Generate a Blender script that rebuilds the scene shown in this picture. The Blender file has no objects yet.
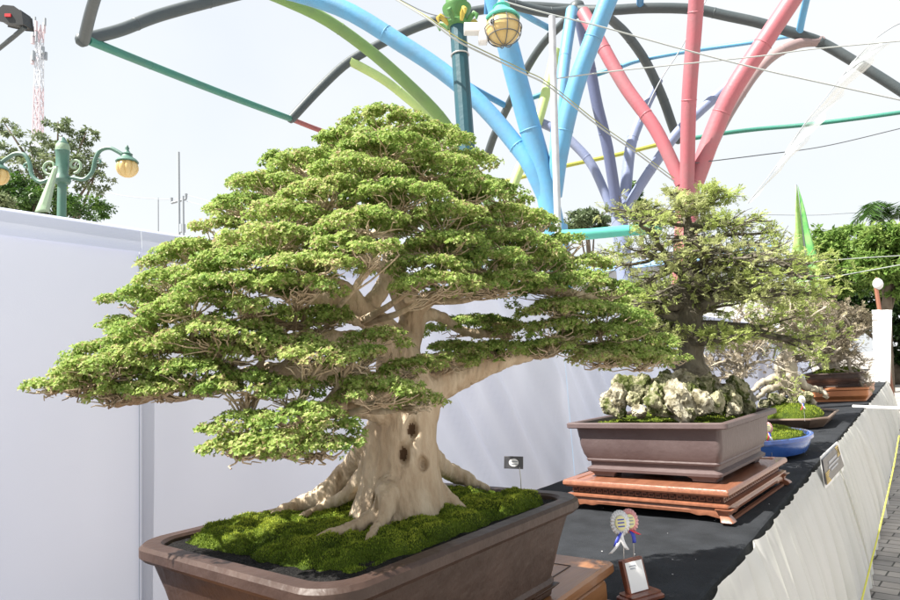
import bpy, bmesh, math, random
import numpy as np
from mathutils import Vector, Matrix, noise as mnoise

random.seed(7); rng = np.random.default_rng(7)
S = bpy.context.scene
COL = S.collection
PI = math.pi

# ------------------------------------------------------------------ camera
F = 620.0
HEAD, PITCH, ROLL = math.radians(36.426), math.radians(7.089), math.radians(3.6)
CAM = np.array([0.0, 0.0, 1.3])
fw = np.array([-math.sin(HEAD)*math.cos(PITCH), math.cos(HEAD)*math.cos(PITCH), math.sin(PITCH)])
r0 = np.array([math.cos(HEAD), math.sin(HEAD), 0.0]); u0 = np.cross(r0, fw)
rt = r0*math.cos(ROLL) - u0*math.sin(ROLL)
up = u0*math.cos(ROLL) + r0*math.sin(ROLL)
def ray(x, y): return fw + rt*(x-450)/F - up*(y-300)/F
def onZ(x, y, z): d = ray(x, y); return CAM + d*(z-CAM[2])/d[2]
def onX(x, y, X): d = ray(x, y); return CAM + d*(X-CAM[0])/d[0]
def onY(x, y, Y): d = ray(x, y); return CAM + d*(Y-CAM[1])/d[1]
def dep(x, y, k): return CAM + ray(x, y)*k
def depth(P): return float((np.asarray(P)-CAM) @ fw)

cam = bpy.data.cameras.new('camera'); co = bpy.data.objects.new('camera', cam); COL.objects.link(co)
M = Matrix.Identity(4)
for i in range(3):
    M[i][0], M[i][1], M[i][2], M[i][3] = rt[i], up[i], -fw[i], CAM[i]
co.matrix_world = M
cam.sensor_width = 36; cam.lens = F/900*36; cam.clip_start = .05; cam.clip_end = 3000
S.camera = co

# ------------------------------------------------------------------ materials
def mat(name, col, rough=.6, col2=None, scale=8., detail=4., lo=.35, hi=.65, bump=0., bscale=None, spec=.5, trans=0., coat=0., metal=0., tint=None, stretch=None, tcol=None):
    """Principled material; two colours mixed by noise (or by the 'tint' attribute through a ramp), optional bump and translucency."""
    m = bpy.data.materials.new(name); m.use_nodes = True
    nt = m.node_tree; N = nt.nodes; L = nt.links
    b = N['Principled BSDF']; out = N['Material Output']
    b.inputs['Base Color'].default_value = (*col, 1); b.inputs['Roughness'].default_value = rough
    b.inputs['Specular IOR Level'].default_value = spec; b.inputs['Metallic'].default_value = metal
    b.inputs['Coat Weight'].default_value = coat
    tc = N.new('ShaderNodeTexCoord'); src = tc.outputs['Object']
    if stretch:
        mp = N.new('ShaderNodeMapping'); mp.inputs['Scale'].default_value = stretch; L.new(src, mp.inputs['Vector']); src = mp.outputs['Vector']
    csock = None
    if tint:
        at = N.new('ShaderNodeAttribute'); at.attribute_name = 'tint'
        rp = N.new('ShaderNodeValToRGB'); e = rp.color_ramp.elements
        while len(e) > 1: e.remove(e[-1])
        e[0].position = tint[0][0]; e[0].color = (*tint[0][1], 1)
        for p, c in tint[1:]:
            q = e.new(p); q.color = (*c, 1)
        L.new(at.outputs['Fac'], rp.inputs['Fac']); csock = rp.outputs['Color']
    if col2 is not None:
        n = N.new('ShaderNodeTexNoise'); n.inputs['Scale'].default_value = scale; n.inputs['Detail'].default_value = detail; n.inputs['Roughness'].default_value = .62
        L.new(src, n.inputs['Vector'])
        rp = N.new('ShaderNodeMapRange'); rp.inputs['From Min'].default_value = lo; rp.inputs['From Max'].default_value = hi
        L.new(n.outputs['Fac'], rp.inputs['Value'])
        mx = N.new('ShaderNodeMix'); mx.data_type = 'RGBA'; mx.inputs['A'].default_value = (*col, 1); mx.inputs['B'].default_value = (*col2, 1)
        if csock: L.new(csock, mx.inputs['A'])
        L.new(rp.outputs['Result'], mx.inputs['Factor']); csock = mx.outputs['Result']
    if csock: L.new(csock, b.inputs['Base Color'])
    if bump:
        n2 = N.new('ShaderNodeTexNoise'); n2.inputs['Scale'].default_value = bscale or scale*3; n2.inputs['Detail'].default_value = 6
        L.new(src, n2.inputs['Vector'])
        bp = N.new('ShaderNodeBump'); bp.inputs['Strength'].default_value = bump; bp.inputs['Distance'].default_value = .01
        L.new(n2.outputs['Fac'], bp.inputs['Height']); L.new(bp.outputs['Normal'], b.inputs['Normal'])
    if trans:
        t = N.new('ShaderNodeBsdfTranslucent'); t.inputs['Color'].default_value = (*(tcol or col), 1)
        if csock and not tcol: L.new(csock, t.inputs['Color'])
        ms = N.new('ShaderNodeMixShader'); ms.inputs['Fac'].default_value = trans
        L.new(b.outputs['BSDF'], ms.inputs[1]); L.new(t.outputs['BSDF'], ms.inputs[2]); L.new(ms.outputs['Shader'], out.inputs['Surface'])
    return m

def paint(name, col, dirt=.55):
    """weathered pipe paint: the colour, faded patches and a few grimy ones"""
    c = np.array(col)
    return mat(name, col, .5, tuple(c*dirt*.8 + (1-dirt)*np.array((.5, .5, .5))*.6), 3.6, 10, .42, .75, bump=.2, bscale=26)

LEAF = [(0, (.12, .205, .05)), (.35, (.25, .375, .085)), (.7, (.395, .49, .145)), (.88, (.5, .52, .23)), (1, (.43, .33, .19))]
Mt = dict(
    leaf=mat('bonsai leaves', (.1, .2, .03), .5, tint=LEAF, trans=.48, spec=.2),
    sprig=mat('sprig leaves', (.2, .28, .06), .55, tint=[(0, (.22, .27, .1)), (.5, (.44, .48, .2)), (1, (.6, .62, .34))], trans=.42, spec=.25),
    lime=mat('lime sprigs', (.25, .34, .07), .5, tint=[(0, (.28, .38, .08)), (1, (.56, .62, .24))], trans=.45, spec=.25),
    drytwig=mat('dry buds', (.2, .16, .1), .7, tint=[(0, (.2, .16, .11)), (.6, (.34, .29, .2)), (1, (.38, .38, .2))], trans=.3),
    brightleaf=mat('bright leaves', (.16, .3, .04), .5, tint=[(0, (.04, .08, .02)), (.5, (.14, .25, .05)), (1, (.33, .43, .13))], trans=.4, spec=.25),
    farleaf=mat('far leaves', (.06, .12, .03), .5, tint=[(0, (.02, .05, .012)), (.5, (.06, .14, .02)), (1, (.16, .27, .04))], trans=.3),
    paleleaf=mat('pale leaves', (.1, .15, .06), .5, tint=[(0, (.08, .12, .06)), (.6, (.18, .23, .11)), (1, (.28, .32, .17))], trans=.35),  # tones lightened, haze of the distant trees put into the colour
    bark=mat('pale bark', (.41, .305, .205), .8, (.6, .5, .37), 22, 10, .36, .68, bump=.7, bscale=90, stretch=(1, 1, .35), spec=.25),
    bark2=mat('dark bark', (.085, .075, .055), .85, (.2, .185, .145), 22, 8, .4, .7, bump=.9, bscale=70, stretch=(1, 1, .4), spec=.2),
    bark3=mat('grey bark', (.3, .26, .2), .85, (.45, .41, .33), 20, 6, .4, .7, bump=.6, bscale=60, spec=.2),
    farbark=mat('far bark', (.09, .07, .05), .9, (.15, .12, .09), 6),
    hollow=mat('shaded hollow', (.17, .105, .06), .9),  # darker brown puts shade into the colour of the dented hollows
    moss=mat('moss', (.03, .05, .007), .9, (.1, .14, .014), 14, 6, .35, .7, bump=1., bscale=160, spec=.15),
    mossblade=mat('moss blades', (.05, .11, .01), .7, tint=[(0, (.04, .075, .01)), (.5, (.16, .235, .022)), (1, (.42, .47, .06))], trans=.25, spec=.2),
    soil=mat('black grit', (.007, .0065, .0065), .95, (.03, .028, .027), 160, 3, .5, .75, bump=1., bscale=260, spec=.25),
    clay=mat('brown clay', (.04, .022, .016), .5, (.078, .048, .038), 9, 10, .4, .8, bump=.25, bscale=45, spec=.4),
    mauve=mat('mauve clay', (.085, .057, .056), .5, (.125, .092, .09), 4, 8, .4, .75, bump=.15, bscale=50, spec=.5),
    blue=mat('blue glaze', (.03, .09, .36), .22, (.05, .14, .45), 8, 4, coat=.4),
    brownpot=mat('brown tray clay', (.15, .1, .075), .55, (.22, .16, .12), 9),
    darkpot=mat('dark pot clay', (.055, .04, .035), .5, (.1, .07, .06), 9),
    redwood=mat('lacquered redwood', (.28, .115, .065), .36, (.18, .07, .04), 5, 6, .35, .7, bump=.1, stretch=(8, 1, 8), coat=.3),
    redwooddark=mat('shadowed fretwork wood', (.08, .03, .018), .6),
    wood=mat('brown stand wood', (.31, .14, .05), .36, (.19, .075, .026), 4, 8, .3, .7, bump=.12, stretch=(9, 1, 9), coat=.25),
    wooddark=mat('inlay', (.05, .025, .015), .6),
    orange=mat('orange wood', (.5, .2, .08), .45, (.4, .15, .06), 5),
    brass=mat('brass', (.6, .42, .15), .3, metal=1),
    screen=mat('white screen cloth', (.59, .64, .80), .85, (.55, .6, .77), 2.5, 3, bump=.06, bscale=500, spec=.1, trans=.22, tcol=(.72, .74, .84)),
    skirt=mat('white skirt cloth', (.89, .89, .86), .85, (.86, .86, .82), 3, 3, bump=.05, bscale=400, spec=.1, trans=.4, tcol=(.86, .86, .74)),
    greywhite=mat('weathered white paint', (.55, .57, .6), .5, (.4, .42, .46), 6, 8),
    white=mat('white paint', (.78, .78, .78), .5, (.7, .7, .7), 10),
    blackcloth=mat('black cloth', (.016, .018, .021), .9, (.027, .03, .035), 9, 6, bump=.3, bscale=300, spec=.2),
    lint=mat('lint', (.6, .6, .6), .9),
    rock=mat('cream rock', (.45, .42, .32), .85, (.13, .115, .07), 26, 8, .4, .58, bump=.9, bscale=60, spec=.2),
    rock2=mat('mossy rock', (.34, .32, .21), .9, (.06, .075, .018), 20, 8, .42, .58, bump=.9, bscale=60, spec=.2),
    rock3=mat('grey rock', (.4, .38, .33), .9, (.17, .155, .12), 24, 8, .4, .65, bump=.9, bscale=60, spec=.2),
    ground=None,
    bluepipe=paint('sky blue paint', (.11, .34, .57), .8), bluedark=paint('deep blue paint', (.05, .22, .45), .85),
    pink=paint('pink paint', (.42, .125, .15), .75), lav=paint('lavender paint', (.2, .24, .38), .8), lavdark=paint('dark lavender paint', (.115, .14, .25), .9),
    olive=paint('olive paint', (.17, .3, .085), .9), lgreen=paint('light green paint', (.45, .6, .22), .9),
    grey=paint('dark grey paint', (.05, .066, .072), .9), greypink=paint('grey pink paint', (.28, .2, .2), .8),
    teal=paint('teal paint', (.03, .19, .14), .9), tealblue=paint('teal blue paint', (.03, .2, .32), .9), yellow=paint('yellow green paint', (.4, .42, .06), .9), redbrown=paint('red brown paint', (.3, .08, .08), .9),
    turq=paint('turquoise paint', (.1, .5, .4), .9),
    post=paint('dark teal post paint', (.012, .075, .1), .95), postgreen=paint('ornament green paint', (.08, .22, .06), .85), gold=paint('ornament yellow paint', (.5, .38, .07), .9),
    verd=paint('verdigris paint', (.07, .17, .13), .85), verdl=paint('pale verdigris paint', (.25, .36, .24), .9),
    globe=mat('cream lamp glass', (.72, .52, .2), .35, (.8, .64, .33), 6, trans=.3),
    black=mat('black plastic', (.02, .022, .024), .45), red=mat('red', (.55, .02, .03), .5), ribblue=mat('blue ribbon', (.04, .06, .45), .5), ribred=mat('red ribbon', (.7, .05, .08), .5), ribwhite=mat('white ribbon', (.78, .78, .8), .5),
    gilt=mat('yellow rosette centre', (.72, .68, .35), .4), pinkrib=mat('pink ribbon', (.75, .4, .4), .5),
    wire=mat('galvanised wire', (.5, .5, .5), .4, metal=.6), rope=mat('pale cord', (.4, .43, .42), .7), dullyellow=mat('dull yellow strip', (.42, .4, .14), .6, (.25, .3, .2), 3), yrope=mat('yellow cord', (.62, .6, .08), .6), darkwire=mat('dark wire', (.1, .11, .12), .6),
    plaque=mat('red brown plaque wood', (.2, .065, .035), .4, (.12, .035, .02), 6, stretch=(6, 6, 1), coat=.2), card=mat('white card', (.8, .8, .8), .6), ink=mat('grey ink', (.3, .32, .36), .7),
    signblack=mat('dark placard', (.04, .042, .05), .4, (.09, .09, .1), 20), signgold=mat('placard gold', (.55, .38, .07), .4), signtext=mat('placard text', (.42, .43, .46), .6),
    greenflag=mat('lime flag cloth', (.3, .52, .12), .7, (.48, .66, .28), 6, trans=.45), greencloth=mat('green flag edge', (.12, .42, .12), .7, (.3, .55, .2), 5, trans=.35),
    plastic=None, stone=mat('pale wall plaster', (.55, .55, .55), .9, (.45, .45, .46), 3), roofblue=mat('blue sheet roofing', (.2, .36, .6), .5),
    towerred=mat('hazed tower red', (.6, .5, .53), .6), towerwhite=mat('tower white', (.62, .64, .68), .6), polegrey=mat('pole grey', (.3, .33, .36), .6), redpole=mat('rusty pole paint', (.25, .1, .06), .6),  # tower red is washed out: distance haze put into its colour
)
def plastic_mat():
    m = bpy.data.materials.new('clear plastic film'); m.use_nodes = True; nt = m.node_tree; N, L = nt.nodes, nt.links
    b = N['Principled BSDF']; b.inputs['Base Color'].default_value = (.8, .84, .83, 1); b.inputs['Roughness'].default_value = .25
    t = N.new('ShaderNodeBsdfTransparent'); n = N.new('ShaderNodeTexNoise'); n.inputs['Scale'].default_value = 3; n.inputs['Detail'].default_value = 6
    mr = N.new('ShaderNodeMapRange'); mr.inputs['From Min'].default_value = .3; mr.inputs['From Max'].default_value = .75; mr.inputs['To Min'].default_value = .35; mr.inputs['To Max'].default_value = .9
    L.new(n.outputs['Fac'], mr.inputs['Value'])
    x = N.new('ShaderNodeMixShader'); L.new(mr.outputs['Result'], x.inputs['Fac']); L.new(t.outputs['BSDF'], x.inputs[1]); L.new(b.outputs['BSDF'], x.inputs[2]); L.new(x.outputs['Shader'], N['Material Output'].inputs['Surface'])
    return m
Mt['plastic'] = plastic_mat()
def paver_mat():
    m = bpy.data.materials.new('grey pavers'); m.use_nodes = True; nt = m.node_tree; N, L = nt.nodes, nt.links
    b = N['Principled BSDF']; b.inputs['Roughness'].default_value = .85
    tc = N.new('ShaderNodeTexCoord'); mp = N.new('ShaderNodeMapping'); mp.inputs['Rotation'].default_value = (0, 0, .12); L.new(tc.outputs['Object'], mp.inputs['Vector'])
    br = N.new('ShaderNodeTexBrick'); br.inputs['Scale'].default_value = 1; br.inputs['Brick Width'].default_value = .21; br.inputs['Row Height'].default_value = .105; br.inputs['Mortar Size'].default_value = .005
    br.inputs['Color1'].default_value = (.44, .4, .36, 1); br.inputs['Color2'].default_value = (.31, .29, .27, 1); br.inputs['Mortar'].default_value = (.1, .095, .085, 1); br.inputs['Bias'].default_value = -.1
    L.new(mp.outputs['Vector'], br.inputs['Vector'])
    n = N.new('ShaderNodeTexNoise'); n.inputs['Scale'].default_value = 3; n.inputs['Detail'].default_value = 8; L.new(tc.outputs['Object'], n.inputs['Vector'])
    mr = N.new('ShaderNodeMapRange'); mr.inputs['From Min'].default_value = .3; mr.inputs['From Max'].default_value = .7; mr.inputs['To Min'].default_value = .65; mr.inputs['To Max'].default_value = 1.2; L.new(n.outputs['Fac'], mr.inputs['Value'])
    mx = N.new('ShaderNodeMix'); mx.data_type = 'RGBA'; mx.blend_type = 'MULTIPLY'; mx.inputs['Factor'].default_value = 1; L.new(br.outputs['Color'], mx.inputs['A']); L.new(mr.outputs['Result'], mx.inputs['B']); L.new(mx.outputs['Result'], b.inputs['Base Color'])
    bp = N.new('ShaderNodeBump'); bp.inputs['Strength'].default_value = .6; bp.inputs['Distance'].default_value = .01; bp.invert = True; L.new(br.outputs['Fac'], bp.inputs['Height']); L.new(bp.outputs['Normal'], b.inputs['Normal'])
    return m
Mt['ground'] = paver_mat()

# ------------------------------------------------------------------ object helpers
ORG = {}
def tag(o, label=None, cat=None, group=None, kind=None):
    if label: o['label'] = label
    if cat: o['category'] = cat
    if group: o['group'] = group
    if kind: o['kind'] = kind
    return o
def thing(name, loc, label, cat, group=None):
    o = bpy.data.objects.new(name, None); COL.objects.link(o); o.location = Vector(loc); o.empty_display_size = .1
    ORG[o.name] = np.array(loc, float); return tag(o, label, cat, group)
def org(p): return ORG.get(p.name, np.zeros(3))

class MB:
    """collects shapes in world coordinates; build() links them as ONE mesh object"""
    def __init__(s): s.v = []; s.f = []; s.mi = []; s.n = 0; s.sm = []
    def add(s, V, Fs, mi=0, smooth=True):
        V = np.asarray(V, float).reshape(-1, 3); s.v.append(V)
        for f in Fs: s.f.append([int(i)+s.n for i in f]); s.mi.append(mi); s.sm.append(smooth)
        s.n += len(V); return s
    def box(s, c, size, R=None, mi=0):
        h = np.array(size)/2; V = np.array([[x, y, z] for x in (-1, 1) for y in (-1, 1) for z in (-1, 1)])*h
        if R is not None: V = V @ np.asarray(R).T
        return s.add(V+np.asarray(c), [(0, 1, 3, 2), (4, 6, 7, 5), (0, 4, 5, 1), (2, 3, 7, 6), (0, 2, 6, 4), (1, 5, 7, 3)], mi, False)
    def hexa(s, V, mi=0):
        return s.add(V, [(0, 1, 2, 3), (7, 6, 5, 4), (0, 4, 5, 1), (1, 5, 6, 2), (2, 6, 7, 3), (3, 7, 4, 0)], mi, False)
    def tube(s, P, R, n=8, mi=0, caps=True, flat=1.):
        P = np.asarray(P, float); m = len(P); R = np.full(m, R) if np.isscalar(R) else np.asarray(R, float)
        T = np.gradient(P, axis=0); T /= np.linalg.norm(T, axis=1)[:, None]+1e-12
        a = np.array([0, 0, 1.]) if abs(T[0][2]) < .9 else np.array([1., 0, 0])
        nrm = np.cross(T[0], a); nrm /= np.linalg.norm(nrm); V = []; ang = np.linspace(0, 2*PI, n, endpoint=False)
        for i in range(m):
            nrm = nrm - T[i]*(nrm @ T[i]); nrm /= np.linalg.norm(nrm)+1e-12; b = np.cross(T[i], nrm)
            V.append(P[i]+R[i]*(np.outer(np.cos(ang), nrm)+flat*np.outer(np.sin(ang), b)))
        V = np.concatenate(V); Fs = [(i*n+j, i*n+(j+1) % n, (i+1)*n+(j+1) % n, (i+1)*n+j) for i in range(m-1) for j in range(n)]
        if caps: Fs += [tuple(range(n))[::-1], tuple(range((m-1)*n, m*n))]
        return s.add(V, Fs, mi)
    def lathe(s, prof, c, n=24, mi=0, sx=1., sy=1., R=None, lobes=0, la=0.):
        prof = np.asarray(prof, float); m = len(prof); ang = np.linspace(0, 2*PI, n, endpoint=False); V = []
        for r, z in prof:
            rr = r*(1-la*(1-np.abs(np.sin(ang*lobes/2)))**2) if lobes else r
            V.append(np.stack([rr*np.cos(ang)*sx, rr*np.sin(ang)*sy, np.full(n, z)], 1))
        V = np.concatenate(V)
        if R is not None: V = V @ np.asarray(R).T
        Fs = [(i*n+j, i*n+(j+1) % n, (i+1)*n+(j+1) % n, (i+1)*n+j) for i in range(m-1) for j in range(n)]
        Fs += [tuple(range(n))[::-1], tuple(range((m-1)*n, m*n))]
        return s.add(V+np.asarray(c), Fs, mi)
    def loft(s, secs, c, rot=0., q=8, mi=0, caps=(True, True)):
        """stack of rounded rectangles (hx, hy, corner, z)"""
        n = 4*(q+1); V = []
        for hx, hy, cr, z in secs:
            for k, (sx, sy) in enumerate(((1, 1), (-1, 1), (-1, -1), (1, -1))):
                for j in range(q+1):
                    a = k*PI/2+j/q*PI/2; V.append((sx*(hx-cr)+cr*math.cos(a), sy*(hy-cr)+cr*math.sin(a), z))
        V = np.array(V); cs, sn = math.cos(rot), math.sin(rot); V = V @ np.array([[cs, sn, 0], [-sn, cs, 0], [0, 0, 1]])+np.asarray(c)
        m = len(secs); Fs = [(i*n+j, i*n+(j+1) % n, (i+1)*n+(j+1) % n, (i+1)*n+j) for i in range(m-1) for j in range(n)]
        if caps[0]: Fs.append(tuple(range(n))[::-1])
        if caps[1]: Fs.append(tuple(range((m-1)*n, m*n)))
        return s.add(V, Fs, mi)
    def grid(s, G, mi=0):
        G = np.asarray(G); a, b = G.shape[:2]
        return s.add(G.reshape(-1, 3), [(i*b+j, i*b+j+1, (i+1)*b+j+1, (i+1)*b+j) for i in range(a-1) for j in range(b-1)], mi)
    def build(s, name, mats, parent=None, smooth=35, bevel=0., label=None, cat=None, group=None, kind=None, solid=0., tint=None):
        V = np.concatenate(s.v); mats = mats if isinstance(mats, (list, tuple)) else [mats]
        if parent is not None: o0 = org(parent)
        else: o0 = np.array([*(V[:, :2].min(0)+V[:, :2].max(0))/2, V[:, 2].min()])
        me = bpy.data.meshes.new(name); me.from_pydata((V-o0).tolist(), [], s.f)
        for m in mats: me.materials.append(m)
        if len(mats) > 1: me.polygons.foreach_set('material_index', np.array(s.mi, dtype=np.int32))
        if tint is not None:
            at = me.attributes.new('tint', 'FLOAT', 'FACE'); at.data.foreach_set('value', np.asarray(tint, dtype=np.float32))
        o = bpy.data.objects.new(name, me); COL.objects.link(o)
        if smooth: me.polygons.foreach_set('use_smooth', np.array(s.sm, dtype=bool)) if smooth == 'all' else (me.polygons.foreach_set('use_smooth', np.ones(len(me.polygons), dtype=bool)), me.set_sharp_from_angle(angle=math.radians(smooth)))
        if bevel:
            b = o.modifiers.new('bevel', 'BEVEL'); b.width = bevel; b.segments = 2; b.limit_method = 'ANGLE'; b.angle_limit = math.radians(40)
        if solid:
            b = o.modifiers.new('solid', 'SOLIDIFY'); b.thickness = solid; b.offset = 0
        if parent is not None: o.parent = parent; ORG[o.name] = o0
        else: o.location = Vector(o0); ORG[o.name] = o0
        return tag(o, label, cat, group, kind)

def fast_mesh(name, V, Q, mat_, parent, tint=None):
    """big meshes of equal faces (leaves): V (n,3), Q (m,k)"""
    o0 = org(parent); k = Q.shape[1]; me = bpy.data.meshes.new(name)
    me.vertices.add(len(V)); me.vertices.foreach_set('co', (V-o0).astype(np.float32).ravel())
    me.loops.add(Q.size); me.loops.foreach_set('vertex_index', Q.astype(np.int32).ravel())
    me.polygons.add(len(Q)); me.polygons.foreach_set('loop_start', np.arange(0, Q.size, k, dtype=np.int32))
    me.update(calc_edges=True); me.materials.append(mat_)
    if tint is not None:
        at = me.attributes.new('tint', 'FLOAT', 'FACE'); at.data.foreach_set('value', np.asarray(tint, dtype=np.float32))
    o = bpy.data.objects.new(name, me); COL.objects.link(o); o.parent = parent; ORG[o.name] = o0
    return o

def unit(v): return v/(np.linalg.norm(v, axis=-1, keepdims=True)+1e-12)
def leaf_quads(P, D, Nn, L, W, cup=.25):
    """one kite-shaped leaf per row: base P, along D, facing Nn"""
    D = unit(D); B = unit(np.cross(Nn, D)); Nn = np.cross(D, B)
    L = np.asarray(L)[:, None]; W = np.asarray(W)[:, None]
    a = P; b = P+D*L*.5+B*W*.5+Nn*W*cup; c = P+D*L; d = P+D*L*.5-B*W*.5+Nn*W*cup
    V = np.stack([a, b, c, d], 1).reshape(-1, 3)
    return V, np.arange(len(V)).reshape(-1, 4)
def leaves(name, P, D, Nn, L, W, tint, mat_, parent): V, Q = leaf_quads(P, D, Nn, L, W); return fast_mesh(name, V, Q, mat_, parent, tint)
def spline(P, n):
    """Catmull-Rom through rows of P (any number of columns)"""
    P = np.asarray(P, float); m = len(P)
    if m == 2: return P[0]+np.linspace(0, 1, n)[:, None]*(P[1]-P[0])
    E = np.concatenate([[2*P[0]-P[1]], P, [2*P[-1]-P[-2]]]); out = []
    for t in np.linspace(0, m-1-1e-9, n):
        i = int(t); x = t-i; a, b, c, d = E[i:i+4]
        out.append(.5*(2*b+(c-a)*x+(2*a-5*b+4*c-d)*x*x+(3*b-a-3*c+d)*x**3))
    return np.array(out)
def fnoise(P, s, seed=0.):
    return np.array([mnoise.noise(Vector((p[0]*s+seed, p[1]*s-seed, p[2]*s+2*seed))) for p in P])
def rotz(a): c, s = math.cos(a), math.sin(a); return np.array([[c, -s, 0], [s, c, 0], [0, 0, 1.]])
def frame(xdir, zdir=(0, 0, 1)):
    x = unit(np.array(xdir, float)); z = np.array(zdir, float); y = unit(np.cross(z, x)); z = np.cross(x, y); return np.stack([x, y, z], 1)

# ------------------------------------------------------------------ light
ELEV, AZ = math.radians(54), math.atan2(-.47, -.88)       # azimuth measured from +Y towards +X
sund = np.array([math.sin(AZ)*math.cos(ELEV), math.cos(AZ)*math.cos(ELEV), math.sin(ELEV)])
W = bpy.data.worlds.new('World'); S.world = W; W.use_nodes = True
N, L = W.node_tree.nodes, W.node_tree.links; bg = N['Background']
sky = N.new('ShaderNodeTexSky'); sky.sky_type = 'NISHITA'; sky.sun_disc = False; sky.sun_elevation = ELEV; sky.sun_rotation = AZ; sky.dust_density = 3; sky.air_density = 1.2
tc = N.new('ShaderNodeTexCoord'); ns = N.new('ShaderNodeTexNoise'); ns.inputs['Scale'].default_value = 1.6; ns.inputs['Detail'].default_value = 5
L.new(tc.outputs['Generated'], ns.inputs['Vector'])
mr = N.new('ShaderNodeMapRange'); mr.inputs['From Min'].default_value = .3; mr.inputs['From Max'].default_value = .7; mr.inputs['To Min'].default_value = .74; mr.inputs['To Max'].default_value = .99
L.new(ns.outputs['Fac'], mr.inputs['Value'])
mx = N.new('ShaderNodeMix'); mx.data_type = 'RGBA'; mx.inputs['B'].default_value = (4.36, 4.5, 4.6, 1)
L.new(mr.outputs['Result'], mx.inputs['Factor']); L.new(sky.outputs['Color'], mx.inputs['A']); L.new(mx.outputs['Result'], bg.inputs['Color'])
bg.inputs['Strength'].default_value = .0725
sl = bpy.data.lights.new('sun', 'SUN'); sl.energy = 4.1; sl.angle = math.radians(.6); sl.color = (1, .95, .87)
so = bpy.data.objects.new('sun', sl); COL.objects.link(so); so.rotation_euler = Vector(-sund).to_track_quat('-Z', 'Y').to_euler(); so.location = (-3, -4, 8)
S.view_settings.view_transform = 'Standard'; S.view_settings.look = 'None'; S.view_settings.exposure = 1.65; S.view_settings.gamma = 1
S.view_settings.use_curve_mapping = False
S.cycles.max_bounces = 8; S.cycles.transparent_max_bounces = 16

# ------------------------------------------------------------------ ground
b = MB(); b.grid(np.array([[(x, y, 0) for y in (-30, 0, 30, 900)] for x in (-900, -30, 30, 900)])); b.build('ground', Mt['ground'], kind='structure')

# ------------------------------------------------------------------ table, cloths, screens
TZ, XE, XB, Y0, Y1 = .75, -.475, -1.50, -.6, 13.2
t = thing('display_table', ((XE+XB)/2, 6, 0), 'long trestle table under the black cloth', 'table')
b = MB(); b.box(((XE+XB)/2, (Y0+Y1)/2, TZ-.025), (XB*-1+XE-.03, Y1-Y0-.03, .036)); b.build('tabletop', Mt['wood'], t)
for y in np.arange(Y0+.3, Y1, 3.1):
    for x in (XB+.1, XE-.12):
        b = MB(); b.box((x, y, (TZ-.045)/2), (.05, .05, TZ-.045)); b.build('leg', Mt['wood'], t)
# black cloth: softly rumpled sheet with a short overhang at the front
b = MB(); ys = np.linspace(Y0, Y1, 360); G = []
xs = [XB, *np.linspace(XB+.02, XE-.02, 26), XE-.006, XE, XE+.001, XE+.002]
for y in ys:
    row = []
    for i, x in enumerate(xs):
        z = TZ + .0035*mnoise.noise(Vector((x*4, y*2.2, 3))) + .002*mnoise.noise(Vector((x*13, y*9, 1)))
        if i >= len(xs)-2: z = TZ-.02-.06*(i-len(xs)+2)
        if i == len(xs)-3: z = TZ-.004
        row.append((x+(.003*mnoise.noise(Vector((0, y*9, 2))) if i > len(xs)-4 else 0), y, z))
    G.append(row)
b.grid(G); tcloth = b.build('black_tablecloth', Mt['blackcloth'], solid=.002, label='long black cloth covering the display table, flecked with lint', cat='tablecloth')
b = MB()
for i in range(55):
    y = 1.5+abs(rng.normal())*1.6; x = rng.uniform(-1.1, XE-.03); s_ = rng.uniform(.0008, .002)
    b.box((x, y, TZ+.0062), (s_, s_*rng.uniform(1, 3), .001), rotz(rng.uniform(0, 3)))
o = b.build('lint', Mt['lint'], tcloth); o['kind'] = 'stuff'

XS = -1.525
seams = [-1.75, .768, onX(570, 420, XS)[1], 5.6, 8.0, 10.4, 12.8]
scr_lab = ['white cloth screen panel at the far left, smooth and bluish in shade', 'white cloth screen panel behind the largest bonsai, right of the dark vertical seam', 'white cloth screen panel behind the rock planted bonsai', 'white cloth screen panel behind the blue pot', 'white cloth screen panel behind the brown tray', 'white cloth screen panel farthest along the table']
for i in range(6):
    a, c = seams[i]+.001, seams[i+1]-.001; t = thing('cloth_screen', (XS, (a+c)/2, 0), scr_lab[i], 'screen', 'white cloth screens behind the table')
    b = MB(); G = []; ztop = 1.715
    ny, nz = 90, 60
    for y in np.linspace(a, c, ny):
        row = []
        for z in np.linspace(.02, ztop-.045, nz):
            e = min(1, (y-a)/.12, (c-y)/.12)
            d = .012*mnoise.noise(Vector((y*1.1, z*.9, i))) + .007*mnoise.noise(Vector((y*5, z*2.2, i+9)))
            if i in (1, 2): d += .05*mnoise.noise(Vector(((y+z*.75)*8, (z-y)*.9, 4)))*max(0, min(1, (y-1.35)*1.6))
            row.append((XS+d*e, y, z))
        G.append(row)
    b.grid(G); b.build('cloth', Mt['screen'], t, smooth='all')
    # folded-over top hem hanging on the face, and the frame poles behind
    b = MB(); G = []
    for y in np.linspace(a, c, 60):
        w = .004*mnoise.noise(Vector((y*3, 0, i+3)))
        G.append([(XS+.001, y, ztop+.004), (XS+.004, y, ztop+.004), (XS+.010+w, y, ztop-.004), (XS+.013+w, y, ztop-.03), (XS+.016+2*w, y, ztop-.058)])
    b.grid(G); b.build('hem', Mt['screen'], t, smooth='all')
    for y in (a-.001,) if i == 1 else ():
        b = MB(); b.tube([(XS-.011, y, 0), (XS-.011, y, ztop-.06)], .007, 10); b.build('pole', Mt['polegrey'], t)

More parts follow.
